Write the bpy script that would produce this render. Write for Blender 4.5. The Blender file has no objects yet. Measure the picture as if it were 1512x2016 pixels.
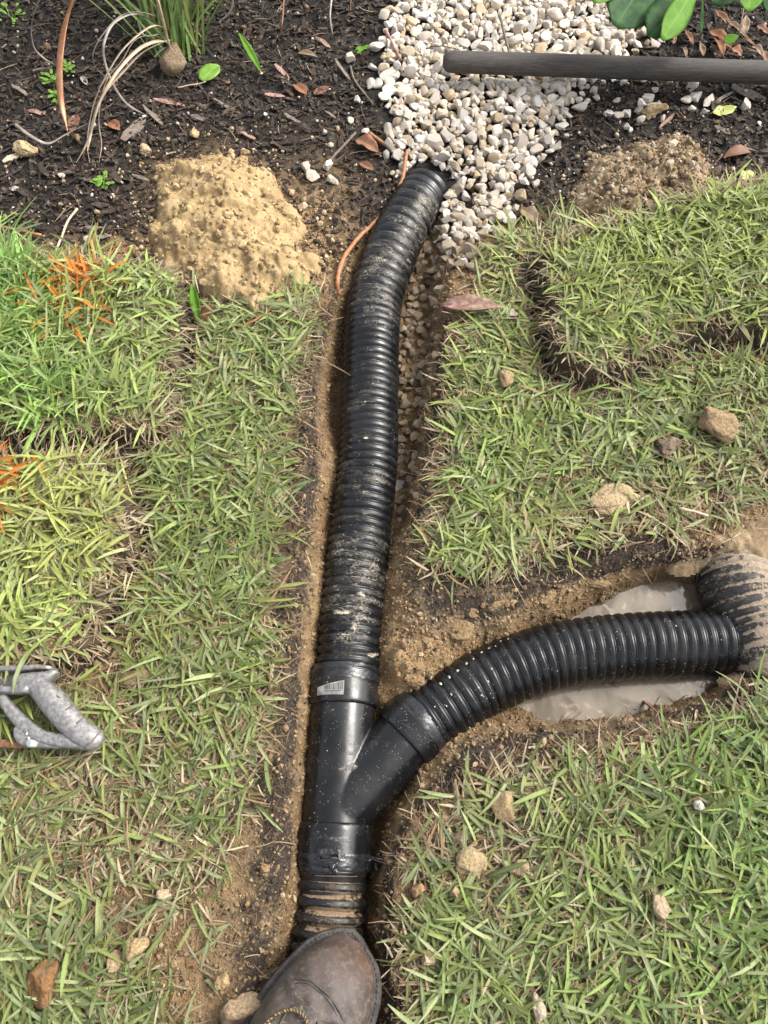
import bpy, bmesh, math, random
import numpy as np
from mathutils import Vector, Matrix

random.seed(7)
RNG = np.random.default_rng(11)
PI = math.pi
scene = bpy.context.scene
COL = scene.collection

# ------------------------------------------------------------------ camera, sky, sun, exposure
CAM_H = 1.30
PITCH = math.radians(66.7)            # below the horizon
FPX = 1514.0                          # focal length in photo pixels (photo 1512 x 2016)
cam_d = bpy.data.cameras.new('camera')
cam = bpy.data.objects.new('camera', cam_d)
COL.objects.link(cam)
cam.location = (0, 0, CAM_H)
cam.rotation_euler = (PI / 2 - PITCH, 0, 0)
cam_d.sensor_fit = 'VERTICAL'
cam_d.sensor_height = 34.6
cam_d.lens = 34.6 * FPX / 2016.0
cam_d.clip_start = 0.02
cam_d.clip_end = 200
scene.camera = cam

SUN_EL, SUN_AZ = math.radians(47), math.radians(70)     # azimuth measured from +Y towards +X
world = bpy.data.worlds.new('World')
scene.world = world
world.use_nodes = True
wt = world.node_tree
bg = wt.nodes['Background']
sky = wt.nodes.new('ShaderNodeTexSky')
sky.sky_type = 'NISHITA'
sky.sun_disc = False
sky.sun_elevation = SUN_EL
sky.sun_rotation = SUN_AZ
sky.air_density = 1.0
sky.dust_density = 4.0
sky.ozone_density = 1.0
hs = wt.nodes.new('ShaderNodeHueSaturation')             # bright overcast: the blue mostly washed out
hs.inputs['Saturation'].default_value = 0.30
wt.links.new(sky.outputs['Color'], hs.inputs['Color'])
wt.links.new(hs.outputs['Color'], bg.inputs['Color'])
bg.inputs['Strength'].default_value = 0.15

sun_d = bpy.data.lights.new('sun', 'SUN')
sun_d.energy = 1.6
sun_d.angle = math.radians(24)
sun_d.color = (1.0, 0.95, 0.87)
sun = bpy.data.objects.new('sun', sun_d)
COL.objects.link(sun)
sdir = Vector((math.sin(SUN_AZ) * math.cos(SUN_EL), math.cos(SUN_AZ) * math.cos(SUN_EL), math.sin(SUN_EL)))
sun.rotation_euler = (-sdir).to_track_quat('-Z', 'Y').to_euler()
sun.location = (2, 3, 4)

scene.view_settings.view_transform = 'Standard'
scene.view_settings.look = 'None'
scene.view_settings.exposure = 1.48
scene.view_settings.gamma = 1.0
scene.view_settings.use_curve_mapping = False

# ------------------------------------------------------------------ helpers
SP, CP = math.sin(PITCH), math.cos(PITCH)

def W(u, v, z=0.0):
    """a point of the place, from where it shows in the photo and its height"""
    a = (u - 756.0) / FPX
    b = (v - 1008.0) / FPX
    d = (a, CP - b * SP, -SP - b * CP)
    t = (z - CAM_H) / d[2]
    return (d[0] * t, d[1] * t, z)

def PX(x, y, z=0.0):
    x, y = np.asarray(x), np.asarray(y)
    dz = z - CAM_H
    dep = y * CP - dz * SP
    up = y * SP + dz * CP
    return 756 + FPX * x / dep, 1008 - FPX * up / dep

def Wp(poly, z=0.0):
    return np.array([W(u, v, z)[:2] for u, v in poly])

def hsh(ix, iy, s):
    n = (ix.astype(np.int64) * 374761393 + iy.astype(np.int64) * 668265263 + s * 1442695041) & 0x7fffffff
    n = ((n ^ (n >> 13)) * 1274126177) & 0x7fffffff
    n = (n ^ (n >> 16)) & 0xffff
    return n / 65535.0

def vnoise(x, y, s=0):
    ix, iy = np.floor(x), np.floor(y)
    fx, fy = x - ix, y - iy
    fx = fx * fx * (3 - 2 * fx)
    fy = fy * fy * (3 - 2 * fy)
    a = hsh(ix, iy, s); b = hsh(ix + 1, iy, s); c = hsh(ix, iy + 1, s); d = hsh(ix + 1, iy + 1, s)
    return (a + (b - a) * fx) * (1 - fy) + (c + (d - c) * fx) * fy

def fbm(x, y, scale, octv=3, s=0):
    """-1..1, feature size about scale metres"""
    x = np.asarray(x, float) / scale; y = np.asarray(y, float) / scale
    r = 0; amp = 1.0; tot = 0
    for o in range(octv):
        r = r + amp * (vnoise(x, y, s + o * 17) * 2 - 1); tot += amp
        x = x * 2.03 + 11.3; y = y * 2.03 + 7.7; amp *= 0.5
    return r / tot

def sst(a, b, x):
    t = np.clip((x - a) / (b - a), 0, 1)
    return t * t * (3 - 2 * t)

def sdpoly(X, Y, P):
    """signed distance, negative inside"""
    X = np.asarray(X, float); Y = np.asarray(Y, float)
    d = np.full(X.shape, 1e9); ins = np.zeros(X.shape, bool)
    n = len(P)
    for i in range(n):
        ax, ay = P[i]; bx, by = P[(i + 1) % n]
        ex, ey = bx - ax, by - ay
        wx, wy = X - ax, Y - ay
        t = np.clip((wx * ex + wy * ey) / (ex * ex + ey * ey + 1e-12), 0, 1)
        d = np.minimum(d, (wx - ex * t) ** 2 + (wy - ey * t) ** 2)
        c = ((ay > Y) != (by > Y)) & (X < ex * (Y - ay) / (ey if abs(ey) > 1e-12 else 1e-12) + ax)
        ins ^= c
    d = np.sqrt(d)
    return np.where(ins, -d, d)

def np_mesh(name, V, F, mat, parent=None, smooth=True, attrs=None, link=True):
    """V (n,3), F (m,3|4) -> ONE mesh object; attrs: name -> (n,) float or (n,3) colour, per vertex"""
    V = np.ascontiguousarray(V, np.float32); F = np.ascontiguousarray(F, np.int32)
    me = bpy.data.meshes.new(name)
    m, k = F.shape
    me.vertices.add(len(V)); me.vertices.foreach_set('co', V.ravel())
    me.loops.add(m * k); me.loops.foreach_set('vertex_index', F.ravel())
    me.polygons.add(m)
    me.polygons.foreach_set('loop_start', np.arange(0, m * k, k, dtype=np.int32))
    me.polygons.foreach_set('loop_total', np.full(m, k, np.int32))
    me.polygons.foreach_set('use_smooth', np.full(m, smooth, bool))
    for an, av in (attrs or {}).items():
        av = np.asarray(av, np.float32)
        if av.ndim == 1:
            a = me.attributes.new(an, 'FLOAT', 'POINT'); a.data.foreach_set('value', av)
        else:
            a = me.attributes.new(an, 'FLOAT_COLOR', 'POINT')
            c4 = np.ones((len(av), 4), np.float32); c4[:, :3] = av
            a.data.foreach_set('color', c4.ravel())
    me.update(calc_edges=True); me.validate()
    if mat: me.materials.append(mat)
    if not link: return me
    o = bpy.data.objects.new(name, me)
    COL.objects.link(o)
    if parent: o.parent = parent
    return o

def tag(o, label=None, cat=None, group=None, kind=None):
    if label: o['label'] = label
    if cat: o['category'] = cat
    if group: o['group'] = group
    if kind: o['kind'] = kind
    return o

def thing(name, label, cat, loc=(0, 0, 0), group=None):
    o = bpy.data.objects.new(name, None)
    o.empty_display_size = 0.02
    COL.objects.link(o)
    o.location = loc
    return tag(o, label, cat, group)

def adopt(o, root):
    """parent a mesh built in world coordinates under a thing placed at its base"""
    o.parent = root
    o.data.transform(Matrix.Translation(-Vector(root.location)))
    return o

def grid_faces(nx, ny, keep=None):
    """rows ny, columns nx; vertex index = j*nx+i"""
    i, j = np.meshgrid(np.arange(nx - 1), np.arange(ny - 1))
    a = (j * nx + i)
    F = np.stack([a, a + 1, a + nx + 1, a + nx], -1)
    F = F.reshape(-1, 4)
    if keep is not None: F = F[keep.ravel()]
    return F

def compact(V, F, attrs):
    u, inv = np.unique(F, return_inverse=True)
    return V[u], inv.reshape(F.shape), {k: np.asarray(a)[u] for k, a in attrs.items()}

def catmull(P, n=12):
    P = np.asarray(P, float)
    Q = np.vstack([2 * P[0] - P[1], P, 2 * P[-1] - P[-2]])
    out = []
    for i in range(1, len(Q) - 2):
        p0, p1, p2, p3 = Q[i - 1:i + 3]
        for t in np.linspace(0, 1, n, endpoint=False):
            out.append(0.5 * (2 * p1 + (p2 - p0) * t + (2 * p0 - 5 * p1 + 4 * p2 - p3) * t * t + (3 * p1 - p0 - 3 * p2 + p3) * t ** 3))
    out.append(P[-1])
    return np.array(out)

def resample(P, step=None, n=None):
    d = np.r_[0, np.cumsum(np.linalg.norm(np.diff(P, axis=0), axis=1))]
    if n is None: n = max(2, int(round(d[-1] / step)) + 1)
    s = np.linspace(0, d[-1], n)
    return np.stack([np.interp(s, d, P[:, k]) for k in range(P.shape[1])], -1), s

def frames(P):
    T = np.gradient(P, axis=0); T /= np.linalg.norm(T, axis=1)[:, None] + 1e-12
    N = np.zeros_like(T); up = np.array([0, 0, 1.0])
    if abs(T[0] @ up) > 0.95: up = np.array([0, 1.0, 0])
    n = up - (up @ T[0]) * T[0]
    for i in range(len(P)):
        n = n - (n @ T[i]) * T[i]; n /= np.linalg.norm(n) + 1e-12
        N[i] = n
    return T, N, np.cross(T, N)

def sweep(P, R, seg=16, cap=True, flat=None):
    """tube along P with radius R (scalar or per point); flat: second radius factor"""
    P = np.asarray(P, float); n = len(P)
    R = np.broadcast_to(np.asarray(R, float), (n,))
    T, N, B = frames(P)
    a = np.linspace(0, 2 * PI, seg, endpoint=False)
    fl = 1.0 if flat is None else np.asarray(flat, float)
    fl = np.broadcast_to(fl, (n,))
    V = P[:, None] + R[:, None, None] * (np.cos(a)[None, :, None] * N[:, None] * fl[:, None, None] + np.sin(a)[None, :, None] * B[:, None])
    V = V.reshape(-1, 3)
    i, j = np.meshgrid(np.arange(seg), np.arange(n - 1))
    i2 = (i + 1) % seg
    F = np.stack([j * seg + i, j * seg + i2, (j + 1) * seg + i2, (j + 1) * seg + i], -1).reshape(-1, 4)
    if cap:
        V = np.vstack([V, P[0], P[-1]])
        c0, c1 = len(V) - 2, len(V) - 1
        k = np.arange(seg); k2 = (k + 1) % seg
        F = np.vstack([F, np.stack([k2, k, np.full(seg, c0), np.full(seg, c0)], -1),
                       np.stack([(n - 1) * seg + k, (n - 1) * seg + k2, np.full(seg, c1), np.full(seg, c1)], -1)])
    return V, F

def split_tri(F):
    """quads with a doubled corner -> triangles; everything as triangles"""
    t = np.vstack([F[:, [0, 1, 2]], F[:, [0, 2, 3]]])
    ok = (t[:, 0] != t[:, 1]) & (t[:, 1] != t[:, 2]) & (t[:, 0] != t[:, 2])
    return t[ok]

def join(parts):
    V, F, o = [], [], 0
    for v, f in parts:
        f = np.asarray(f)
        f = split_tri(f) if f.shape[1] == 4 else f
        V.append(v); F.append(f + o); o += len(v)
    return np.vstack(V), np.vstack(F)

def tube_obj(name, P, R, mat, parent=None, seg=10, flat=None, attrs=None):
    V, F = sweep(P, R, seg, True, flat)
    return np_mesh(name, V, split_tri(F), mat, parent)

# ------------------------------------------------------------------ materials
class Mat:
    def __init__(s, name, rough=0.6, spec=0.5):
        s.m = bpy.data.materials.new(name); s.m.use_nodes = True
        s.t = s.m.node_tree; s.b = s.t.nodes['Principled BSDF']; s.out = s.t.nodes['Material Output']
        s.b.inputs['Roughness'].default_value = rough
        s.b.inputs['Specular IOR Level'].default_value = spec
        tc = s.t.nodes.new('ShaderNodeTexCoord'); s.P = tc.outputs['Object']
    def put(s, sock, v):
        if hasattr(v, 'links'): s.t.links.new(v, sock)
        elif isinstance(v, (tuple, list)) and len(v) == 3 and sock.type == 'RGBA': sock.default_value = (*v, 1)
        else: sock.default_value = v
    def noise(s, scale, detail=4, rough=0.6, dist=0.0, vec=None):
        n = s.t.nodes.new('ShaderNodeTexNoise')
        s.put(n.inputs['Vector'], vec or s.P); n.inputs['Scale'].default_value = scale
        n.inputs['Detail'].default_value = detail; n.inputs['Roughness'].default_value = rough
        n.inputs['Distortion'].default_value = dist
        return n.outputs['Fac']
    def voro(s, scale, feature='F1', out='Distance', vec=None):
        n = s.t.nodes.new('ShaderNodeTexVoronoi'); n.feature = feature
        s.put(n.inputs['Vector'], vec or s.P); n.inputs['Scale'].default_value = scale
        return n.outputs[out]
    def ramp(s, fac, a, b, lo=0.0, hi=1.0):
        n = s.t.nodes.new('ShaderNodeMapRange'); n.interpolation_type = 'SMOOTHSTEP'
        s.put(n.inputs['Value'], fac)
        n.inputs['From Min'].default_value = a; n.inputs['From Max'].default_value = b
        n.inputs['To Min'].default_value = lo; n.inputs['To Max'].default_value = hi
        return n.outputs['Result']
    def math(s, op, a, b=0.0, clamp=False):
        n = s.t.nodes.new('ShaderNodeMath'); n.operation = op; n.use_clamp = clamp
        s.put(n.inputs[0], a); s.put(n.inputs[1], b)
        return n.outputs[0]
    def mix(s, fac, a, b, mode='MIX'):
        n = s.t.nodes.new('ShaderNodeMix'); n.data_type = 'RGBA'; n.blend_type = mode
        s.put(n.inputs[0], fac); s.put(n.inputs[6], a); s.put(n.inputs[7], b)
        return n.outputs[2]
    def attr(s, name, out='Fac'):
        n = s.t.nodes.new('ShaderNodeAttribute'); n.attribute_name = name
        return n.outputs[out]
    def objcol(s):
        return s.t.nodes.new('ShaderNodeObjectInfo').outputs['Color']
    def bump(s, h, dist=0.002, strength=1.0, normal=None):
        n = s.t.nodes.new('ShaderNodeBump'); n.inputs['Distance'].default_value = dist
        n.inputs['Strength'].default_value = strength
        s.put(n.inputs['Height'], h)
        if normal: s.put(n.inputs['Normal'], normal)
        return n.outputs['Normal']
    def done(s, col=None, rough=None, normal=None, **kw):
        if col is not None: s.put(s.b.inputs['Base Color'], col)
        if rough is not None: s.put(s.b.inputs['Roughness'], rough)
        if normal is not None: s.put(s.b.inputs['Normal'], normal)
        for k, v in kw.items(): s.put(s.b.inputs[k.replace('_', ' ')], v)
        return s.m

def mat_ground():
    s = Mat('ground_soil', 0.85, 0.35)
    n1 = s.noise(28, 5, 0.65); n2 = s.noise(170, 4, 0.7); n3 = s.noise(620, 3, 0.6); n0 = s.noise(7, 3)
    thatch = s.mix(s.ramp(n2, .35, .65), (.055, .038, .022), (.20, .145, .085))
    mul = s.mix(s.ramp(n2, .4, .7), (.008, .0062, .0045), (.026, .019, .014))
    clay = s.mix(s.ramp(n1, .35, .65), (.19, .115, .050), (.35, .235, .118))
    clay = s.mix(s.ramp(n0, .45, .7, 0, .6), clay, (.22, .115, .045))
    clay = s.mix(s.ramp(n3, .60, .72, 0, .65), clay, (.46, .38, .27))
    clay = s.mix(s.ramp(n2, .58, .72, 0, .6), clay, (.09, .055, .028))
    blk = s.mix(s.ramp(n2, .45, .7), (.024, .018, .013), (.095, .065, .042))
    c = s.mix(s.attr('mulch'), thatch, mul)
    c = s.mix(s.attr('sand'), c, clay)
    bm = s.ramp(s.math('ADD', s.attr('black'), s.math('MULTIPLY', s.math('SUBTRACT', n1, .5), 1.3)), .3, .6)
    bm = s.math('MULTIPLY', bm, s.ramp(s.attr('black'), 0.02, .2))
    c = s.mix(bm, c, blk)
    wet = s.attr('wet')
    c = s.mix(s.math('MULTIPLY', wet, .72), c, (.125, .076, .034))
    r = s.math('SUBTRACT', .88, s.math('MULTIPLY', wet, s.ramp(n1, .35, .62, .45, .76)))
    h = s.math('ADD', s.math('ADD', s.math('MULTIPLY', n2, .7), s.math('MULTIPLY', n3, .3)), s.math('MULTIPLY', s.noise(75, 4, .6, .5), .9))
    return s.done(c, r, s.bump(h, .012, .9))

def mat_heap(name, a, b, dark, fleck):
    s = Mat(name, 0.9, 0.25)
    n1 = s.noise(24, 5, .65); n2 = s.noise(130, 5, .7); n3 = s.noise(560, 3, .6)
    c = s.mix(s.ramp(n1, .38, .62), a, b)
    c = s.mix(s.ramp(n2, .56, .72, 0, .7), c, dark)
    c = s.mix(s.ramp(n3, .62, .70, 0, .8), c, fleck)
    h = s.math('ADD', s.math('MULTIPLY', n2, .7), s.math('MULTIPLY', n3, .3))
    return s.done(c, .9, s.bump(h, .005, .9))

def mat_blade(name, gloss=.42):
    s = Mat(name, gloss, 0.5)
    t = s.attr('tint', 'Color'); ac = s.attr('across'); al = s.attr('along')
    rib = s.ramp(s.math('ABSOLUTE', ac), .02, .22, 1, 0)
    n = s.noise(260, 3, .6); n2 = s.noise(900, 2)
    c = s.mix(s.math('MULTIPLY', rib, .35), t, (.42, .46, .24))
    c = s.mix(s.ramp(n, .52, .7, 0, .35), c, (.16, .14, .07))
    c = s.mix(s.ramp(n2, .62, .72, 0, .5), c, (.34, .30, .21))
    s.done(c, s.ramp(n, .3, .7, gloss - .1, gloss + .25), s.bump(s.math('SINE', s.math('MULTIPLY', ac, 16.0)), .0003, .6))
    tr = s.t.nodes.new('ShaderNodeBsdfTranslucent'); s.put(tr.inputs['Color'], c)
    mx = s.t.nodes.new('ShaderNodeMixShader'); mx.inputs[0].default_value = .28
    s.t.links.new(s.b.outputs[0], mx.inputs[1]); s.t.links.new(tr.outputs[0], mx.inputs[2])
    s.t.links.new(mx.outputs[0], s.out.inputs['Surface'])
    return s.m

def mat_tint(name, rough=.8, var=.35, sc=300, bump=.002, spec=.35, objcol=False):
    s = Mat(name, rough, spec)
    t = s.objcol() if objcol else s.attr('tint', 'Color')
    n = s.noise(sc, 4, .65)
    c = s.mix(s.ramp(n, .35, .7, 0, var), t, (.05, .035, .022), 'MIX')
    c = s.mix(s.ramp(s.noise(sc * .3, 3), .52, .7, 0, var * .6), c, (.34, .27, .18))
    return s.done(c, rough, s.bump(n, bump, .8))

def mat_pebble(name, objcol, mud=0.0):
    s = Mat(name, .62, .4)
    t = s.objcol() if objcol else s.attr('tint', 'Color')
    n = s.noise(70, 5, .7); n2 = s.noise(420, 4, .7); n3 = s.noise(24, 3)
    c = s.mix(s.ramp(n, .45, .75, 0, .55), t, (.40, .29, .17))
    c = s.mix(s.ramp(n2, .55, .72, 0, .55), c, (.20, .15, .10))
    c = s.mix(s.ramp(n3, .55, .75, 0, .35), c, (.62, .57, .50))
    return s.done(c, s.ramp(n, .3, .7, .5, .8), s.bump(s.math('ADD', n2, n), .0022, .9))

def mat_pipe(name, rough=.27, fill=(.40, .35, .275), cl=0):
    """black polyethylene with splashed and dried mud; 'mud' and 'groove' are set per pipe"""
    s = Mat(name, rough, .38)
    mud = s.attr('mud'); gr = s.attr('groove'); crust = s.attr('crust')
    big = s.noise(26, 4, .6); fine = s.noise(240, 4, .65, .6)
    net = s.voro(210, 'DISTANCE_TO_EDGE', vec=None)
    wob = s.t.nodes.new('ShaderNodeTexNoise'); wob.inputs['Scale'].default_value = 60; s.put(wob.inputs['Vector'], s.P)
    va = s.t.nodes.new('ShaderNodeVectorMath'); va.operation = 'MULTIPLY_ADD'
    s.put(va.inputs[0], wob.outputs['Color']); va.inputs[1].default_value = (.02, .02, .02); s.put(va.inputs[2], s.P)
    net = s.voro(120, 'DISTANCE_TO_EDGE', vec=va.outputs[0])
    netm = s.ramp(net, .025, .085, 1, 0)
    area = s.ramp(s.math('ADD', big, s.math('MULTIPLY', mud, .27)), .64, .76)
    puv = s.attr('puv', 'Color')
    sm = s.noise(230, 5, .68, .4, vec=puv); sm2 = s.noise(48, 4, .6, .3, vec=puv); sm3 = s.noise(640, 3, .6, vec=puv)
    area = s.ramp(s.math('ADD', sm2, s.math('MULTIPLY', mud, .24)), .60, .78)
    lines = s.math('MULTIPLY', s.ramp(sm, .53, .64), s.ramp(gr, .0, .35, .45, 1.0))
    film = s.math('MULTIPLY', s.ramp(sm3, .45, .70), .30)
    veil = s.math('MULTIPLY', area, s.math('MAXIMUM', lines, film))
    netm = s.math('MULTIPLY', netm, s.ramp(s.noise(34, 3), .50, .62))
    veil = s.math('MAXIMUM', veil, s.math('MULTIPLY', area, s.math('MULTIPLY', netm, s.ramp(mud, .55, .85, .4, 1.0))))
    veil = s.math('MULTIPLY', veil, s.ramp(mud, .02, .3))
    spk = s.ramp(s.voro(330), .13, .2, 1, 0)
    spk = s.math('MULTIPLY', spk, s.ramp(s.noise(45, 2), .54, .62))
    spk2 = s.math('MULTIPLY', s.ramp(s.voro(120), .10, .15, 1, 0), s.ramp(s.noise(19, 2), .54, .62))
    cr = s.ramp(s.math('ADD', s.math('MULTIPLY', crust, .62), s.math('MULTIPLY', s.noise(85, 6, .75), .85)), .70, .78)
    m = s.math('MAXIMUM', s.math('MAXIMUM', s.math('MULTIPLY', veil, .8), s.math('MULTIPLY', s.math('MAXIMUM', spk, spk2), .8)), cr)
    dust = s.math('MULTIPLY', s.ramp(s.noise(9, 3), .4, .7), .03)
    base = s.mix(dust, (.0045, .0048, .0056), (.25, .22, .18))
    mc = s.mix(s.ramp(fine, .4, .65), tuple(x * .75 for x in fill), tuple(min(1, x * 1.25) for x in fill))
    c = s.mix(m, base, mc)
    r = s.math('ADD', s.ramp(s.noise(38, 4), .3, .7, rough - .06, rough + .13), s.math('MULTIPLY', m, .5), True)
    h = s.math('ADD', s.math('MULTIPLY', m, 1.0), s.math('MULTIPLY', fine, .10))
    return s.done(c, r, s.bump(h, .0012, .8))

def mat_leaf(name, a, b, rough=.4, spec=.4, trans=.25):
    s = Mat(name, rough, spec)
    n = s.noise(40, 4, .6); n2 = s.noise(350, 3)
    rib = s.ramp(s.math('ABSOLUTE', s.attr('across')), .01, .07, 1, 0)
    c = s.mix(s.ramp(n, .35, .65), a, b)
    c = s.mix(s.ramp(n2, .6, .72, 0, .5), c, tuple(x * .45 for x in a))
    c = s.mix(s.math('MULTIPLY', rib, .4), c, tuple(min(.8, x * 1.7 + .03) for x in b))
    s.done(c, rough, s.bump(n2, .0006, .6))
    tr = s.t.nodes.new('ShaderNodeBsdfTranslucent'); s.put(tr.inputs['Color'], c)
    mx = s.t.nodes.new('ShaderNodeMixShader'); mx.inputs[0].default_value = trans
    s.t.links.new(s.b.outputs[0], mx.inputs[1]); s.t.links.new(tr.outputs[0], mx.inputs[2])
    s.t.links.new(mx.outputs[0], s.out.inputs['Surface'])
    return s.m

def mat_plain(name, a, b, sc=60, rough=.6, metal=0.0, bump=.001, stretch=None, spec=.5):
    s = Mat(name, rough, spec)
    vec = s.P
    if stretch:
        mp = s.t.nodes.new('ShaderNodeMapping'); s.put(mp.inputs['Vector'], s.P)
        mp.inputs['Scale'].default_value = stretch; vec = mp.outputs[0]
    n = s.noise(sc, 5, .65, vec=vec); n2 = s.noise(sc * 6, 3, .6, vec=vec)
    c = s.mix(s.ramp(n, .35, .68), a, b)
    c = s.mix(s.ramp(n2, .6, .75, 0, .5), c, tuple(x * .4 for x in a))
    return s.done(c, s.ramp(n, .3, .7, max(.05, rough - .12), min(1, rough + .12)), s.bump(s.math('ADD', n, s.math('MULTIPLY', n2, .4)), bump, .7), Metallic=metal)

def mat_water():
    s = Mat('muddy_water', .05, .5)
    n = s.noise(9, 4, .55, 1.6); n2 = s.noise(40, 3, .5, 1.2)
    c = s.mix(s.ramp(n, .40, .60), (.085, .064, .041), (.165, .135, .098))
    c = s.mix(s.ramp(n2, .58, .72, 0, .45), c, (.34, .29, .22))
    return s.done(c, s.ramp(n2, .5, .7, .04, .16), s.bump(s.noise(26, 2, .5), .0012, .35))

def mat_boot():
    s = Mat('boot_leather', .5, .4)
    n = s.noise(20, 4, .6); n2 = s.noise(130, 5, .7); n3 = s.noise(520, 3)
    toe = s.attr('toe')
    c = s.mix(s.ramp(n, .35, .65), (.028, .0215, .018), (.066, .051, .042))
    c = s.mix(s.math('MULTIPLY', toe, s.ramp(n, .25, .6, .4, 1)), c, (.060, .031, .020))
    dusty = s.math('MULTIPLY', s.ramp(n2, .48, .68), s.ramp(s.attr('dust'), 0, 1, .2, .8))
    c = s.mix(dusty, c, (.165, .130, .10))
    c = s.mix(s.ramp(s.voro(150), .07, .11, .8, 0), c, (.035, .025, .02))
    wr = s.math('ADD', s.math('MULTIPLY', n2, .6), s.math('MULTIPLY', n3, .25))
    return s.done(c, s.math('ADD', s.ramp(n, .3, .7, .50, .68), s.math('MULTIPLY', dusty, .4)), s.bump(wr, .0014, .6))

MG = mat_ground()
M_BLADE = mat_blade('grass_blade')
M_STRAW = mat_blade('dry_grass', .6)
M_SAND = mat_heap('sandy_clay', (.25, .172, .080), (.34, .245, .125), (.19, .125, .058), (.46, .37, .25))
M_BROWN = mat_heap('brown_clay', (.17, .120, .068), (.27, .195, .115), (.085, .058, .033), (.46, .39, .29))
M_TURF = mat_heap('turf_soil', (.035, .025, .017), (.085, .06, .037), (.012, .009, .007), (.19, .13, .07))
M_CHIP = mat_tint('bark_mulch', .85, .4, 240, .002)
M_CRUMB = mat_tint('soil_crumbs', .9, .4, 420, .0025, .25)
M_CLOD = mat_tint('dry_clod', .92, .5, 170, .009, .2, objcol=True)
M_PEB = mat_pebble('limestone', True)
M_PEBS = mat_pebble('limestone_gravel', False)
M_PIPE = mat_pipe('black_pipe')
M_PIPE_OLD = mat_pipe('old_black_pipe', .5, (.215, .172, .125))
M_PIPE_LOW = mat_pipe('muddy_black_pipe', .3, (.175, .12, .07))
M_FIT = mat_pipe('black_fitting', .22)
M_TAPE = mat_plain('black_tape', (.010, .010, .011), (.018, .018, .02), 90, .14, 0, .0012)
M_WATER = mat_water()
M_BOOT = mat_boot()
M_SOLE = mat_plain('boot_rubber', (.018, .016, .015), (.06, .05, .042), 70, .6, 0, .002)
M_LACE = mat_plain('lace_gold', (.16, .10, .03), (.26, .175, .055), 900, .8)
M_LACEB = mat_plain('lace_black', (.012, .01, .008), (.03, .025, .02), 900, .8)
M_ALU = mat_plain('cast_aluminium', (.15, .142, .135), (.27, .258, .248), 150, .46, .5, .0010)
M_RUST = mat_plain('rusty_steel', (.10, .045, .02), (.20, .10, .05), 140, .75, .2, .001)
M_STEEL = mat_plain('plated_steel', (.5, .5, .48), (.65, .65, .62), 200, .3, .9, .0005)
M_POLE = mat_plain('weathered_pole', (.024, .020, .017), (.072, .060, .050), 34, .75, 0, .002, (1, 9, 9))
M_ROOT = mat_plain('orange_root', (.22, .085, .03), (.34, .16, .07), 120, .6, 0, .002)
M_TWIG = mat_plain('pale_twig', (.36, .26, .17), (.52, .42, .32), 150, .8, 0, .002)
M_BARK = mat_plain('grey_bark', (.085, .065, .05), (.17, .135, .105), 90, .85, 0, .003)
M_REDBARK = mat_plain('red_bark', (.16, .075, .055), (.30, .19, .15), 70, .75, 0, .003)
M_LABEL = mat_plain('paper_label', (.22, .21, .195), (.36, .345, .32), 60, .5, 0, .0004)
M_INK = mat_plain('label_ink', (.02, .02, .02), (.04, .04, .04), 60, .6)
M_PAINT = mat_plain('white_marks', (.24, .23, .205), (.42, .40, .37), 160, .6, 0, .001)
L_GREEN = mat_leaf('shrub_leaf', (.014, .050, .013), (.038, .098, .026), .55, spec=.14)
L_LIME = mat_leaf('young_leaf', (.07, .17, .012), (.10, .22, .02), .55, spec=.15)
L_ROUND = mat_leaf('round_leaf', (.13, .25, .03), (.19, .33, .06), .4)
L_YEL = mat_leaf('yellow_leaf', (.36, .40, .10), (.48, .50, .17), .5)
L_BROWN = mat_leaf('brown_leaf', (.14, .062, .03), (.25, .12, .065), .55)
L_TAN = mat_leaf('tan_leaf', (.15, .098, .06), (.25, .175, .11), .65)
L_ORANGE = mat_leaf('orange_leaf', (.17, .068, .028), (.27, .12, .055), .6)
L_OSTRAP = mat_leaf('orange_strap', (.72, .36, .19), (.84, .50, .32), .45)
L_WEED = mat_leaf('weed_leaf', (.10, .20, .02), (.16, .28, .04), .5)
L_STRAW = mat_leaf('strap_straw', (.50, .37, .25), (.66, .53, .39), .5)
L_GREY = mat_leaf('strap_grey', (.27, .225, .19), (.42, .36, .31), .55)
L_CLUMP = mat_leaf('clump_green', (.07, .14, .02), (.15, .24, .05), .45)

# ------------------------------------------------------------------ the ground: zones and heights
TRENCH = Wp([(735, 395), (690, 470), (655, 560), (636, 620), (618, 720), (604, 800), (596, 900), (588, 1000), (578, 1100), (570, 1250),
             (564, 1400), (554, 1500), (540, 1600), (520, 1700), (498, 1800), (478, 1900), (466, 2016), (450, 2300),
             (790, 2300), (775, 2016), (768, 1900), (770, 1800), (778, 1700), (805, 1620), (860, 1560), (950, 1505), (1080, 1462),
             (1250, 1437), (1400, 1390), (1470, 1352), (1600, 1320), (1800, 1290), (1800, 1000), (1512, 1050), (1430, 1075), (1330, 1085), (1200, 1100), (1050, 1130),
             (900, 1150), (850, 1160), (826, 1120), (824, 1050), (838, 950), (852, 850), (868, 750), (878, 650), (884, 560), (884, 490),
             (890, 440), (880, 380), (830, 350)])
BED = Wp([(-1500, 440), (0, 470), (100, 495), (250, 508), (400, 540), (520, 590), (600, 570), (650, 545), (690, 490), (760, 500), (870, 500), (960, 480),
          (1040, 462), (1100, 440), (1300, 395), (1400, 355), (1512, 335), (2800, 300), (3200, -1000), (-1900, -1000)])
GRAVEL = Wp([(790, -400), (782, 0), (765, 60), (742, 100), (735, 165), (768, 215), (772, 290), (800, 325), (868, 345), (884, 420), (868, 500),
             (905, 505), (950, 455), (1005, 385), (1040, 325), (1085, 265), (1115, 200), (1145, 165), (1215, 110), (1290, 60), (1300, 0), (1330, -400)])
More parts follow.
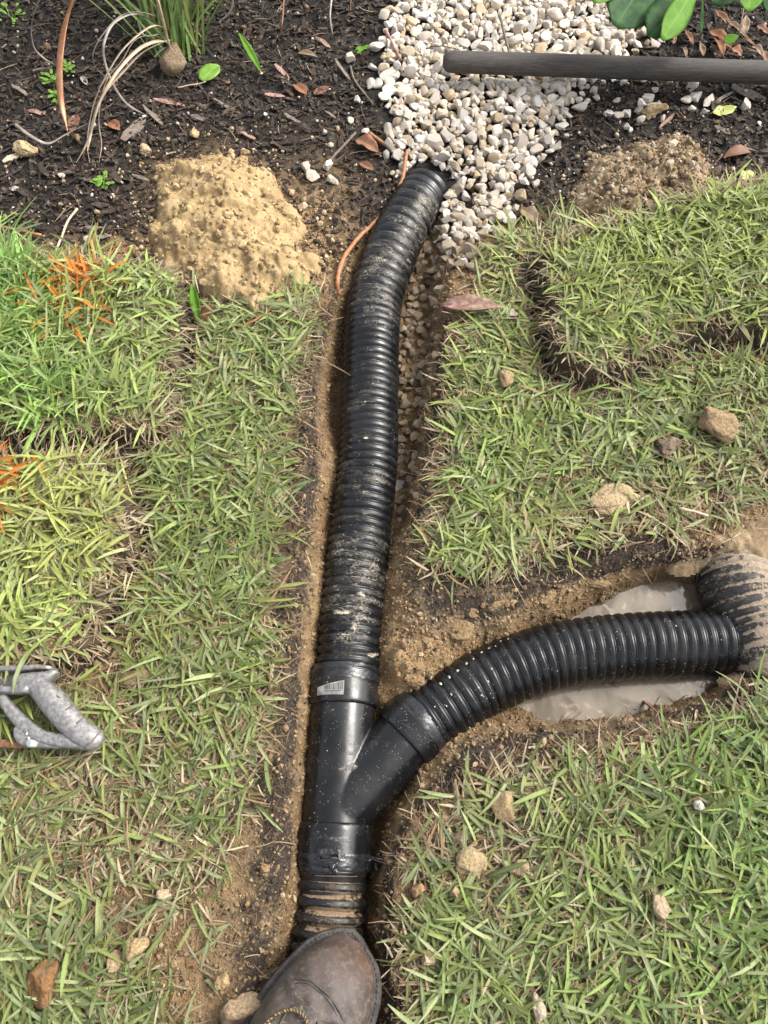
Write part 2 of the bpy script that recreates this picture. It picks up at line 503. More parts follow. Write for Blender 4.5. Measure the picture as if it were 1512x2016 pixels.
CLAYSLOPE = Wp([(770, 1190), (860, 1190), (1000, 1160), (1100, 1150), (1250, 1120), (1400, 1130), (1440, 1230), (1250, 1300), (1000, 1300), (860, 1420), (760, 1400)])
PX_YGND = lambda v: W(756, v)[1]
Y600, Y380 = PX_YGND(620), PX_YGND(390)
SLOPES = [(W(850, 1290), .30, .085), (W(1000, 1180), .20, .07), (W(1180, 1120), .05, .05), (W(500, 1800), .20, .06), (W(530, 1600), .07, .06), (W(600, 900), .10, .06), (W(590, 1100), .08, .06), (W(960, 1500), .10, .06), (W(1620, 1180), .5, .06)]
# bare patches: px centre, px radius, strength
BARE = [(120, 1640, 55, .6), (400, 1600, 50, .6), (230, 1660, 50, .55), (1080, 1850, 50, .5), (1330, 1880, 45, .5), (820, 1930, 40, .5), (230, 1345, 75, .95), (330, 1440, 60, .8), (280, 1760, 110, .75), (330, 1850, 110, .85), (380, 1960, 90, .8), (1205, 985, 60, .9),
        (1420, 1060, 130, .95), (1260, 1060, 60, .75), (1120, 1090, 70, .7), (1500, 1020, 90, .9), (925, 560, 75, .95), (905, 640, 45, .7),
        (640, 560, 40, .7), (985, 1590, 50, .6), (930, 1690, 80, .75), (870, 1620, 60, .6), (820, 1780, 55, .7), (200, 1530, 80, .5), (60, 1560, 70, .4),
        (1270, 1500, 60, .6), (1180, 1530, 40, .5), (1100, 1500, 40, .4), (950, 500, 60, .7), (1310, 885, 30, .6), (60, 1780, 60, .5), (470, 1640, 50, .7), (440, 1760, 60, .7)]

# turf slabs cut loose and laid on the lawn
SLABS = [
    ('turf_slab', 'bright cut turf slab with ragged dark soil edge right of the pipe', .044,
     [(1058, 500), (1076, 560), (1086, 620), (1090, 670), (1104, 712), (1165, 733), (1230, 720), (1295, 680), (1360, 655), (1420, 642), (1530, 655), (1750, 650),
      (1800, 370), (1512, 352), (1400, 380), (1300, 412), (1150, 452), (1085, 475)]),
    ('turf_slab', 'green turf slab with orange sprayed blades beside the sandy heap', .038,
     [(-260, 478), (0, 478), (60, 492), (130, 512), (250, 520), (350, 535), (372, 600), (352, 660), (338, 720), (326, 790), (318, 838), (230, 850), (120, 846), (40, 850), (-260, 850)]),
    ('turf_slab', 'yellowish turf slab with straw-coloured cut edge above the saw handle', .040,
     [(-260, 890), (60, 888), (150, 893), (235, 908), (252, 950), (252, 1010), (258, 1070), (232, 1118), (203, 1160), (190, 1215), (172, 1268), (130, 1300), (60, 1318), (-260, 1318)]),
]
SLP_G = [Wp(q[3], .04) for q in SLABS]

HUMPS = [(W(1130, 1175), .03, .035), (W(800, 1310), .050, .045), (W(880, 1240), .045, .055), (W(980, 1190), .030, .05), (W(890, 1510), .035, .05), (W(800, 1640), .04, .035), (W(585, 1500), .03, .05), (W(560, 1800), .04, .05)]
MAINC = np.array([W(u, v, -.06)[:2] for u, v in [(600, 2300), (650, 1790), (661, 1600), (677, 1368), (691, 1220), (699, 1130), (714, 1010), (725, 900), (728, 780), (731, 680), (738, 600), (758, 530), (790, 455), (822, 398), (850, 360)]])
def wall_width(X, Y):
    w = np.full(np.shape(X), .045)
    for (p, amp, sg) in SLOPES:
        w = w + amp * .6 * np.exp(-((X - p[0]) ** 2 + (Y - p[1]) ** 2) / (2 * (sg * 1.2) ** 2))
    return w

def fields(X, Y):
    X = np.asarray(X, float); Y = np.asarray(Y, float)
    sdt = sdpoly(X, Y, TRENCH) + .008 * fbm(X, Y, .10, 2, 3) + .008 * fbm(X, Y, .03, 2, 5)
    sdb = sdpoly(X, Y, BED) + .02 * fbm(X, Y, .12, 3, 9)
    t = np.clip(-sdt / wall_width(X, Y), 0, 1)
    t = t * t * (3 - 2 * t) * .55 + t * .45
    depth = .088 + .047 * sst(W(756, 1330)[1], W(756, 1480)[1], Y) + .047 * sst(.12, .22, X - np.interp(Y, MAINC[:, 1], MAINC[:, 0])) * (1 - sst(W(756, 1330)[1], W(756, 1480)[1], Y)) - .040 * sst(Y600, Y380, Y)
    side = X - np.interp(Y, MAINC[:, 1], MAINC[:, 0])
    depth = depth - .010 * sst(.035, .065, side) * sst(W(756, 1010)[1], W(756, 820)[1], Y) * (1 - sst(Y600, Y380, Y))
    # shelf of clay on the near side of the branch, the flooded pocket beside it
    base = .011 * fbm(X, Y, .35, 2, 1) + .006 * fbm(X, Y, .09, 3, 2) + .002 * fbm(X, Y, .025, 2, 4)
    rough = fbm(X, Y, .030, 4, 21)
    lump = 1 - np.abs(fbm(X, Y, .055, 3, 23))
    for hp, ha, hr in HUMPS: depth = depth - ha * np.exp(-((X - hp[0]) ** 2 + (Y - hp[1]) ** 2) / (2 * hr * hr))
    depth = np.maximum(depth, .02)
    ridge = np.abs(fbm(X, Y, .021, 3, 27))
    h = base * (1 - .6 * t) - depth * t + t * (.013 * rough + .018 * (lump - .8)) - (.25 + .75 * sst(.05, .3, t)) * .013 * (.35 - ridge) * sst(.05, -.01, sdt)
    mul = sst(.012, -.02, sdb) * (1 - sst(.0, .4, t))
    h = h - .018 * sst(.03, -.05, sdb) * (1 - t) + mul * .006 * fbm(X, Y, .02, 3, 31)
    return h, t, sdt, sdb, mul

def ground_h(x, y):
    return fields(x, y)[0]

def gh(x, y):
    return float(ground_h(np.array([x]), np.array([y]))[0])

def GP(u, v, off=0.0):
    z = 0.0
    for _ in range(9):
        p = W(u, v, z); z = .5 * z + .5 * (gh(p[0], p[1]) + off)
    return W(u, v, z)

def bare_at(X, Y):
    u, v = PX(X, Y)
    b = np.zeros(np.shape(X))
    for cu, cv, r, s in BARE:
        b = np.maximum(b, s * np.exp(-((u - cu) ** 2 + (v - cv) ** 2) / (2 * (r * .75) ** 2)) * 1.35)
    return np.clip(b + .25 * fbm(X, Y, .05, 2, 41) * (b > .05), 0, 1)

def sand_at(X, Y):
    u, v = PX(X, Y)
    g = lambda cu, cv, ru, rv: np.exp(-((u - cu) / ru) ** 2 - ((v - cv) / rv) ** 2)
    r = .9 * np.exp(-np.maximum(sdpoly(X, Y, Wp([(312, 315), (430, 280), (540, 330), (592, 440), (600, 540), (500, 618), (325, 500)], .02)), 0) / .03) + 1.1 * g(190, 488, 190, 30) + 1.0 * g(610, 520, 90, 85) + .6 * g(640, 400, 75, 110) + .9 * g(1040, 430, 85, 50) + .5 * g(300, 520, 60, 50) + .5 * g(930, 520, 60, 60)
    return np.clip(r * (.55 + .9 * vnoise(X / .035, Y / .035, 88)), 0, 1)

def spread(lo, hi, step, far):
    core = np.arange(lo, hi, step)
    g = step * np.cumsum(1.28 ** np.arange(1, 34)); g = g[g < far]
    return np.r_[(lo - g)[::-1], core, core[-1] + g]

gx = spread(-1.05, 1.15, .0050, 40.0)
gy = spread(-.45, 2.25, .0050, 40.0)
GX, GY = np.meshgrid(gx, gy)
H, T, SDT, SDB, MUL = fields(GX, GY)
bare = bare_at(GX, GY)
gu, gv = PX(GX, GY)
sandstrip = sand_at(GX, GY)
clay = np.clip(sst(.16, .5, T) + sandstrip * .9 + bare * .75, 0, 1)
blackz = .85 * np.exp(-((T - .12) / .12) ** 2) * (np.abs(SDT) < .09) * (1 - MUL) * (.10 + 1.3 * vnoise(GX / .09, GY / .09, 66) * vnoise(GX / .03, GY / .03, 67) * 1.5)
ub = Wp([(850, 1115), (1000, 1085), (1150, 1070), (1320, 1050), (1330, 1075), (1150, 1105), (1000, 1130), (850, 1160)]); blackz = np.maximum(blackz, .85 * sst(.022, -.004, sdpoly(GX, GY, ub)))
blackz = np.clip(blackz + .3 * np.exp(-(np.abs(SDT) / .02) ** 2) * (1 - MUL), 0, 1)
for P in SLP_G:
    gap = sst(.04, .015, sdpoly(GX, GY, P)); clay = clay * (1 - gap); blackz = np.maximum(blackz, gap)  # slab gaps: dark soil, with the slabs' shadow edge put into its colour
wetz = np.maximum(sst(-.030, -.075, H), sst(.1, .4, T) * sst(.45, .75, vnoise(GX / .05, GY / .05, 91) * .6 + vnoise(GX / .018, GY / .018, 92) * .4))
mulc = np.clip(MUL - sandstrip * .9, 0, 1)
GV = np.stack([GX, GY, H], -1).reshape(-1, 3)
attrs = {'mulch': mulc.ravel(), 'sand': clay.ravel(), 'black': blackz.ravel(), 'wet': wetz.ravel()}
cx = lambda A: .25 * (A[:-1, :-1] + A[1:, :-1] + A[:-1, 1:] + A[1:, 1:])
tr_c = (cx(SDT) < 0)
bed_c = (cx(SDB) < 0) & ~tr_c
for nm, keep in (('trench', tr_c), ('mulch_bed', bed_c), ('lawn_soil', ~tr_c & ~bed_c)):
    v_, f_, a_ = compact(GV, grid_faces(len(gx), len(gy), keep), attrs)
    tag(np_mesh(nm, v_, f_, MG, attrs=a_), kind='structure')

# standing muddy water
WZ = -.0955
def puddle(name, poly, z=WZ, label=None):
    P = Wp(poly, z)
    x0, y0 = P.min(0); x1, y1 = P.max(0)
    xs = np.arange(x0, x1 + .012, .012); ys = np.arange(y0, y1 + .012, .012)
    X, Y = np.meshgrid(xs, ys)
    keep = cx(sdpoly(X, Y, P)) < .006
    V = np.stack([X, Y, np.full_like(X, z) + .0004 * fbm(X, Y, .05, 2, 77)], -1).reshape(-1, 3)
    v_, f_, _ = compact(V, grid_faces(len(xs), len(ys), keep), {})
    return tag(np_mesh(name, v_, f_, M_WATER), kind='structure')
puddle('puddle_water', [(1010, 1480), (1030, 1330), (1050, 1230), (1200, 1150), (1340, 1130), (1430, 1170), (1480, 1290), (1440, 1385), (1240, 1450), (1060, 1490)])
puddle('puddle_water', [(735, 860), (856, 870), (850, 1120), (800, 1245), (720, 1240)], -.090)

# ------------------------------------------------------------------ blades of any kind
def blade_arrays(pos, az, L, Wd, el, curl, roll, tint, segs=4, floor=None):
    n = len(az); k = segs + 1
    prof = np.interp(np.linspace(0, 1, k), [0, .25, .6, .85, 1.0], [.78, 1.0, .98, .84, .22])
    ca, sa = np.cos(az), np.sin(az)
    e = el[:, None] - curl[:, None] * np.linspace(0, 1, k)[None]
    st = (L / segs)[:, None]
    ds = np.cos(e) * st; dz = np.sin(e) * st
    r = np.concatenate([np.zeros((n, 1)), np.cumsum(ds[:, :-1], 1)], 1)
    z = np.concatenate([np.zeros((n, 1)), np.cumsum(dz[:, :-1], 1)], 1)
    bend = (RNG.random(n) - .5)[:, None] * np.linspace(0, 1, k)[None] ** 2 * L[:, None] * .5
    cxp = pos[:, 0][:, None] + r * ca[:, None] - bend * sa[:, None]
    cyp = pos[:, 1][:, None] + r * sa[:, None] + bend * ca[:, None]
    czp = pos[:, 2][:, None] + z
    if floor is not None:
        czp = np.maximum(czp, pos[:, 2][:, None] + floor[:, None] * np.linspace(0, 1, k)[None] ** .5)
    C = np.stack([cxp, cyp, czp], -1)
    side = np.stack([-sa * np.cos(roll), ca * np.cos(roll), np.sin(roll)], -1)
    upn = np.stack([sa * np.sin(roll), -ca * np.sin(roll), np.cos(roll)], -1)
    hw = (Wd / 2)[:, None] * prof[None]
    V = np.empty((n, k, 3, 3))
    fold = .30
    V[:, :, 0] = C - side[:, None] * hw[..., None] + upn[:, None] * (hw * fold)[..., None]
    V[:, :, 1] = C
    V[:, :, 2] = C + side[:, None] * hw[..., None] + upn[:, None] * (hw * fold)[..., None]
    a = np.arange(segs)[:, None] * 3 + np.arange(2)[None]
    f = np.stack([a, a + 1, a + 4, a + 3], -1).reshape(-1, 4)
    F = (np.arange(n)[:, None, None] * (k * 3) + f[None]).reshape(-1, 4)
    t = np.repeat(tint, k * 3, 0)
    across = np.tile(np.array([-1., 0, 1]), n * k)
    along = np.tile(np.repeat(np.linspace(0, 1, k), 3), n)
    return V.reshape(-1, 3), F, {'tint': t, 'across': across, 'along': along}

def blades(name, arrs, mat, parent=None):
    V, F, A, o = [], [], {'tint': [], 'across': [], 'along': []}, 0
    for v, f, a in arrs:
        V.append(v); F.append(f + o); o += len(v)
        for q in A: A[q].append(a[q])
    return np_mesh(name, np.vstack(V), np.vstack(F), mat, parent, True, {q: np.concatenate(A[q]) for q in A})

# control points: px, colour of the live blades (left ones also carry painted haze brightness), share of dead ones, height factor, density
GC = [(30, 560, (.105, .230, .060), .04, 1.5, 1.0), (40, 780, (.12, .23, .06), .06, 1.4, 1.0), (180, 600, (.145, .21, .06), .14, 1.2, 1.),
      (300, 680, (.135, .20, .07), .22, 1.0, 1.), (150, 1030, (.18, .22, .07), .30, 1.1, 1.), (60, 1200, (.15, .21, .065), .25, 1.1, 1.),
      (450, 720, (.085, .125, .040), .28, .95, 1.), (430, 1000, (.080, .125, .036), .25, 1., 1.), (430, 1250, (.080, .120, .036), .30, 1., 1.),
      (420, 1500, (.075, .11, .035), .42, .95, .9), (150, 1600, (.085, .115, .042), .52, .9, .74), (60, 1750, (.08, .115, .045), .40, 1.0, .82), (80, 1900, (.085, .13, .05), .30, 1.15, .95),
      (350, 1800, (.075, .11, .042), .5, .95, .55), (1200, 560, (.125, .175, .048), .2, 1.05, 1.), (1450, 450, (.13, .185, .05), .15, 1.1, 1.),
      (980, 700, (.105, .155, .045), .28, 1., .9), (960, 950, (.095, .150, .042), .26, 1., .95), (1250, 830, (.085, .135, .042), .26, 1., 1.),
      (1400, 980, (.085, .115, .045), .45, .95, .8), (1150, 1050, (.105, .14, .046), .45, .9, .75), (1000, 1650, (.085, .12, .045), .45, .95, .75),
      (1200, 1750, (.085, .13, .045), .34, 1.05, 1.), (1430, 1600, (.075, .135, .035), .2, 1.1, 1.), (1450, 1900, (.08, .14, .042), .3, 1.1, 1.), (950, 1900, (.085, .13, .048), .36, 1.05, .95)]
GCa = np.array([[g[0], g[1], g[2][0] * 1.95, g[2][1] * 1.72, g[2][2] * 1.30, g[3], g[4], g[5]] for g in GC])

def grass_params(X, Y):
    u, v = PX(X, Y)
    u = np.clip(u, -100, 1612); v = np.clip(v, 350, 2100)
    d2 = (u[:, None] - GCa[None, :, 0]) ** 2 + (v[:, None] - GCa[None, :, 1]) ** 2
    w = 1 / (d2 + 60 ** 2) ** 2
    w /= w.sum(1, keepdims=True)
    p = w @ GCa[:, 2:]
    return p[:, :3], p[:, 3], p[:, 4], p[:, 5], u, v

ORANGE = [(190, 540, 34), (225, 505, 26), (185, 585, 26), (150, 610, 26), (160, 640, 22), (235, 540, 20), (15, 920, 42), (10, 975, 30), (25, 1010, 18)]
def live_tint(col, u, v):
    n = len(u)
    r = RNG.random((n, 1))
    c = col * (.50 + .95 * RNG.random((n, 1)))
    yel = np.array([[.24, .235, .06]]); gre = np.array([[.15, .18, .105]])
    c = np.where(r < .16, c * .4 + yel * .6, c)
    c = np.where((r > .16) & (r < .30), c * .5 + gre * .5, c)
    c = np.where((r > .30) & (r < .48), c * .35 + np.array([[.37, .40, .20]]) * .65, c)
    for ou, ov, rr in ORANGE:
        m = np.hypot(u - ou, (v - ov)) < rr * (.5 + .8 * RNG.random(n))
        c = np.where(m[:, None], np.array([[.60, .18, .015]]) * (.7 + .5 * RNG.random((n, 1))), c)
    return c
def dead_tint(n):
    a = np.array([.33, .23, .12]); b = np.array([.15, .078, .036]); c = np.array([.47, .39, .25])
    k = RNG.random((n, 1))
    return np.where(k < .36, a, np.where(k < .54, b, c)) * (.6 + .6 * RNG.random((n, 1)))

def sow(accept, hfun, n_tuft, box, thin=1.0, edge=None):
    """tufts of live blades and loose dead ones over box; accept(x,y)->probability"""
    x0, x1, y0, y1 = box
    x = RNG.uniform(x0, x1, n_tuft); y = RNG.uniform(y0, y1, n_tuft)
    col, dead, hf, den, u, v = grass_params(x, y)
    inframe = (u > -90) & (u < 1600) & (v > 300) & (v < 2110)
    pr = accept(x, y) * den * np.where(inframe, 1, .25) * thin
    k = RNG.random(n_tuft) < pr
    x, y, col, dead, hf, u, v = x[k], y[k], col[k], dead[k], hf[k], u[k], v[k]
    out = []
    nb = RNG.integers(2, 5, len(x))
    idx = np.repeat(np.arange(len(x)), nb)
    n = len(idx)
    main_az = RNG.uniform(0, 2 * PI, len(x))
    az = main_az[idx] + RNG.normal(0, 1.1, n)
    if edge is not None:
        e = .004; d0 = edge(x, y); ex = (edge(x + e, y) - d0) / e; ey = (edge(x, y + e) - d0) / e
        w = (sst(.075, .02, d0) > RNG.random(len(x)) * .95)
        aw = np.arctan2(ey, ex)
        az = np.where(w[idx], aw[idx] + RNG.normal(0, .75, n), az)
    px = x[idx] + RNG.normal(0, .013, n); py = y[idx] + RNG.normal(0, .013, n)
    isdead = RNG.random(n) < dead[idx] * .92 + .02
    z = hfun(px, py) - .002 + RNG.random(n) ** 2 * .016
    L = RNG.uniform(.026, .086, n) * hf[idx] * np.where(isdead, .72, 1)
    Wd = RNG.triangular(.0024, .0046, .0080, n) * np.where(isdead, .62, 1)
    el = np.radians(RNG.triangular(0, 12, 52, n)) * np.clip(hf[idx] ** 1.3, .7, 1.5)
    el = np.where(isdead, el * .45, el)
    curl = RNG.uniform(.1, 1.1, n) * np.where(hf[idx] > 1.3, .6, 1)
    roll = RNG.normal(0, .45, n)
    tint = np.where(isdead[:, None], dead_tint(n), live_tint(col[idx], u[idx], v[idx]))
    fl = RNG.uniform(.003, .016, n)
    out.append(blade_arrays(np.stack([px, py, z], -1), az, L, Wd, el, curl, roll, tint, 4, fl))
    # clippings and thatch lying between
    m = int(len(x) * 5.4)
    j = RNG.integers(0, len(x), m)
    px = x[j] + RNG.normal(0, .014, m); py = y[j] + RNG.normal(0, .014, m)
    z = hfun(px, py) + RNG.random(m) * .010
    tint = dead_tint(m)
    out.append(blade_arrays(np.stack([px, py, z], -1), RNG.uniform(0, 2 * PI, m), RNG.uniform(.012, .05, m), RNG.uniform(.0012, .0048, m),
                            np.radians(RNG.normal(4, 9, m)), RNG.uniform(-.2, .4, m), RNG.normal(0, .4, m), tint, 2, RNG.uniform(.001, .004, m)))
    m = len(x) // 14
    j = RNG.integers(0, len(x), m)
    px = x[j]; py = y[j]; z = hfun(px, py) + .006 + RNG.random(m) * .010
    tn = np.where(RNG.random((m, 1)) < .5, np.array([[.30, .19, .095]]), np.array([[.17, .085, .04]])) * RNG.uniform(.7, 1.3, (m, 1))
    out.append(blade_arrays(np.stack([px, py, z], -1), RNG.uniform(0, 2 * PI, m), RNG.uniform(.05, .12, m), RNG.uniform(.0014, .0030, m), RNG.normal(.05, .12, m), RNG.uniform(-.1, .4, m), RNG.normal(0, .3, m), tn, 6, RNG.uniform(.001, .003, m)))
    return out

SLP = [Wp(s[3], .04) for s in SLABS]
def in_slabs(x, y, m=0.0):
    r = np.zeros(np.shape(x), bool)
    for P in SLP: r |= sdpoly(x, y, P) < m
    return r

HEAP_A = Wp([(312, 315), (370, 292), (430, 280), (500, 300), (540, 330), (562, 385), (592, 440), (610, 500), (600, 540), (550, 592), (500, 618), (460, 592), (400, 572), (372, 540), (325, 500), (300, 450), (308, 400), (322, 360)], .02)
HEAP_B = Wp([(1128, 335), (1180, 296), (1230, 272), (1290, 250), (1350, 252), (1392, 280), (1418, 322), (1400, 368), (1340, 396), (1250, 408), (1200, 400), (1150, 380)], .02)

def lawn_accept(x, y):
    h, t, sdt, sdb, mul = fields(x, y)
    u, v = PX(x, y)
    lm = np.where(u < 700, np.interp(v, [560, 700, 900, 1300, 1700, 2016], [.0, .014, .024, .023, .033, .050]), np.interp(v, [450, 800, 1000, 1150], [.014, .010, .004, 0.]))
    p = sst(.010, .050, sdt - lm) * sst(-.005, .025, sdb)
    p = p * (1 - .94 * bare_at(x, y))
    p = np.where(in_slabs(x, y, .012), 0, p)
    for P in (HEAP_A, HEAP_B): p = np.where(sdpoly(x, y, P) < .0, 0, p)
    # dark gaps beside the slabs
    for P in SLP:
        d = sdpoly(x, y, P); p = np.where(d < (.046 if P is SLP[0] else .037), p * .03, p)
    return p * (.72 + .5 * vnoise(x / .07, y / .07, 8))

lawn = sow(lawn_accept, ground_h, 44000, (-1.1, 1.15, -.48, 1.25), edge=lambda x, y: np.minimum(sdpoly(x, y, TRENCH) + .0, np.min([sdpoly(x, y, P) - .02 for P in SLP], 0)))
tag(blades('lawn_grass', lawn, M_BLADE), kind='stuff')

def fringe(P, hz, n, inset=.004, down=True):
    """straw and roots standing out of a cut edge"""
    Q, s = resample(np.vstack([np.c_[P, np.zeros(len(P))], [*P[0], 0]]), n=n)
    j = RNG.permutation(n)
    T = np.roll(Q, -3, 0) - np.roll(Q, 3, 0)
    az = np.arctan2(T[:, 1], T[:, 0])
    area = np.sum(P[:, 0] * np.roll(P[:, 1], -1) - np.roll(P[:, 0], -1) * P[:, 1])
    outw = az + (-PI / 2 if area > 0 else PI / 2)
    a = outw + RNG.normal(0, .6, n)
    off = RNG.normal(.002, .008, n)
    x = Q[:, 0] - np.cos(outw) * off; y = Q[:, 1] - np.sin(outw) * off
    z = ground_h(x, y) * 0 + hz * RNG.uniform(.15, 1.05, n)
    t = dead_tint(n) * np.where(RNG.random((n, 1)) < .4, .45, 1)
    return blade_arrays(np.stack([x, y, z], -1), a, RNG.uniform(.012, .04, n), RNG.uniform(.0012, .0045, n), np.radians(RNG.normal(-15, 28, n)), RNG.uniform(0, 1.2, n), RNG.normal(0, .7, n), t, 3)

for si, (nm, label, hz, pxp) in enumerate(SLABS):
    P = SLP[si]
    x0, y0 = P.min(0) - .03; x1, y1 = P.max(0) + .03
    st = .0055
    xs = np.arange(x0, x1, st); ys = np.arange(y0, y1, st)
    X, Y = np.meshgrid(xs, ys)
    d = sdpoly(X, Y, P) + .010 * fbm(X, Y, .05, 3, 50 + si) + .004 * fbm(X, Y, .016, 2, 60 + si)
    top = hz + .012 * fbm(X, Y, .14, 3, 70 + si) + .004 * fbm(X, Y, .03, 2, 71)
    k = sst(.010, -.006, d)
    Z = -.02 + (top + .02) * k + .004 * fbm(X, Y, .012, 2, 72) * (k > .05)
    base = thing(nm, label, 'turf', (*P.mean(0), 0))
    V = np.stack([X, Y, Z], -1).reshape(-1, 3)
    v_, f_, _ = compact(V, grid_faces(len(xs), len(ys), cx(d) < .012), {})
    adopt(np_mesh('soil_block', v_, f_, M_TURF), base)
    def hf(px, py, P=P, hz=hz, si=si):
        return hz + .012 * fbm(px, py, .14, 3, 70 + si) + .004 * fbm(px, py, .03, 2, 71)
    acc = lambda x, y, P=P: sst(-.006, -.030, sdpoly(x, y, P)) * (.75 + .5 * vnoise(x / .06, y / .06, 15))
    area = (x1 - x0) * (y1 - y0)
    arr = sow(acc, hf, int(area * 10500), (x0, x1, y0, y1), edge=lambda x, y, P=P: -sdpoly(x, y, P))
    arr.append(fringe(P, hz, 1000))
    g = adopt(blades('grass', arr, M_BLADE), base); tag(g, kind='stuff')

# ------------------------------------------------------------------ generic instanced scatter joined in one mesh
def rot_mats(n, flat=1.0):
    az = RNG.uniform(0, 2 * PI, n); a = RNG.normal(0, flat, n); b = RNG.normal(0, flat, n)
    ca, sa = np.cos(az), np.sin(az); z = np.zeros(n); o = np.ones(n)
    Rz = np.stack([ca, -sa, z, sa, ca, z, z, z, o], -1).reshape(n, 3, 3)
    Rx = np.stack([o, z, z, z, np.cos(a), -np.sin(a), z, np.sin(a), np.cos(a)], -1).reshape(n, 3, 3)
    Ry = np.stack([np.cos(b), z, np.sin(b), z, o, z, -np.sin(b), z, np.cos(b)], -1).reshape(n, 3, 3)
    return Rz @ Rx @ Ry

def scatter(name, tmpls, pos, rot, scl, cols, mat, smooth=False, parent=None):
    V, F, C, o = [], [], [], 0
    which = RNG.integers(0, len(tmpls), len(pos))
    for q, (tv, tf) in enumerate(tmpls):
        m = which == q
        if not m.any(): continue
        v = np.einsum('nij,nkj->nki', rot[m], tv[None] * scl[m][:, None, :]) + pos[m][:, None, :]
        n, k = v.shape[:2]
        V.append(v.reshape(-1, 3)); C.append(np.repeat(cols[m], k, 0))
        F.append((np.arange(n)[:, None, None] * k + tf[None]).reshape(-1, 3) + o); o += n * k
    return np_mesh(name, np.vstack(V), np.vstack(F), mat, parent, smooth, {'tint': np.vstack(C)})

def ico(sub):
    bm = bmesh.new(); bmesh.ops.create_icosphere(bm, subdivisions=sub, radius=1.0)
    bm.verts.ensure_lookup_table()
    v = np.array([x.co[:] for x in bm.verts]); f = np.array([[q.index for q in x.verts] for x in bm.faces]); bm.free()
    return v, f
I1, I2, I3, I4 = ico(1), ico(2), ico(3), ico(4)

def stone_tmpl(base, seed, cuts=9, noise=.10, dr=(.52, .86)):
    r = np.random.default_rng(seed)
    v = base[0].copy()
    for _ in range(cuts):
        n = r.normal(size=3); n /= np.linalg.norm(n)
        d = r.uniform(*dr)
        k = v @ n - d
        v = v - np.outer(np.maximum(k, 0) * .98, n)
    v += noise * np.stack([fbm(v[:, 0] + 5 * seed, v[:, 1] + v[:, 2], .7, 2, seed + a) for a in range(3)], -1)
    v -= (v.max(0) + v.min(0)) / 2
    v /= np.abs(v).max()
    return v, base[1]

CRUMB_T = [stone_tmpl(I1, 100 + k, 5, .2) for k in range(6)]
def chip_tmpl(seed):
    r = np.random.default_rng(seed)
    n = 5; v = []
    for i in range(n):
        t = -1 + 2 * i / (n - 1)
        w = (1 - abs(t) ** 3 * r.uniform(.2, .8)) * r.uniform(.75, 1.1); y = r.normal(0, .12); z = r.normal(0, .35)
        v += [(t, y - w, z + r.normal(0, .2)), (t, y + w, z + r.normal(0, .2)), (t, y + w * .8, z - 1.0), (t, y - w * .8, z - 1.0)]
    f = []
    for i in range(n - 1):
        for j in range(4):
            a, b = i * 4 + j, i * 4 + (j + 1) % 4
            f += [(a, b, b + 4), (a, b + 4, a + 4)]
    f += [(0, 2, 1), (0, 3, 2), (16, 17, 18), (16, 18, 19)]
    return np.array(v, float), np.array(f)
CHIP_T = [chip_tmpl(k) for k in range(8)]

def sample(n, box, prob):
    x = RNG.uniform(box[0], box[1], n); y = RNG.uniform(box[2], box[3], n)
    k = RNG.random(n) < prob(x, y)
    return x[k], y[k]

def pick(cols, n, j=.35):
    c = np.array(cols)[RNG.integers(0, len(cols), n)]
    return c * (1 - j / 2 + j * RNG.random((n, 1)))

# bark mulch over the bed, too many to count
def bed_prob(x, y):
    h, t, sdt, sdb, mul = fields(x, y)
    p = np.clip(mul * 1.2, 0, 1) * (1 - .85 * sand_at(x, y))
    p = p * np.where(sdpoly(x, y, GRAVEL) < .02, .12, 1)
    u, v = PX(x, y)
    p = p * np.where((u < -150) | (u > 1700) | (v < -150), .3, 1)
    return p
x, y = sample(46000, (-1.35, 1.35, .55, 2.5), bed_prob)
n = len(x); L = RNG.uniform(.004, .015, n) * RNG.uniform(.6, 1.5, n)
tag(scatter('bark_mulch', CHIP_T, np.stack([x, y, ground_h(x, y) + RNG.uniform(-.001, .008, n)], -1), rot_mats(n, .28), np.stack([L, L * RNG.uniform(.16, .42, n), RNG.uniform(.0008, .0026, n)], -1),
    pick([(.012, .0095, .007), (.018, .0135, .010), (.027, .019, .014), (.015, .011, .008), (.034, .020, .013)], n, .6), M_CHIP), kind='stuff')
# pale grit, shell and fine straw lying on the mulch
def grit_prob(x, y):
    u, v = PX(x, y)
    near = np.exp(-np.maximum(0, 460 - v) / 170.)
    return bed_prob(x, y) * (.12 + .8 * near)
x, y = sample(10500, (-1.2, 1.2, .55, 2.2), grit_prob)
n = len(x); s = RNG.gamma(1.7, .0009, n) + .0008
tag(scatter('pale_grit', CRUMB_T, np.stack([x, y, ground_h(x, y) + .006 + s * .3], -1), rot_mats(n, 1), s[:, None] * RNG.uniform(.6, 1.3, (n, 3)),
    pick([(.50, .43, .33), (.36, .26, .15), (.62, .58, .52), (.26, .17, .09)], n), M_CRUMB), kind='stuff')
x, y = sample(2600, (-1.2, 1.2, .55, 2.2), lambda x, y: bed_prob(x, y) * .5)
n = len(x)
tag(blades('mulch_straw', [blade_arrays(np.stack([x, y, ground_h(x, y) + .006], -1), RNG.uniform(0, 6.28, n), RNG.uniform(.012, .06, n), RNG.uniform(.0008, .003, n), RNG.normal(.05, .12, n),
     RNG.uniform(-.3, .5, n), RNG.normal(0, .5, n), pick([(.20, .11, .06), (.09, .06, .04), (.34, .25, .16), (.13, .06, .035)], n, .6), 4, np.full(n, .003))], M_STRAW), kind='stuff')

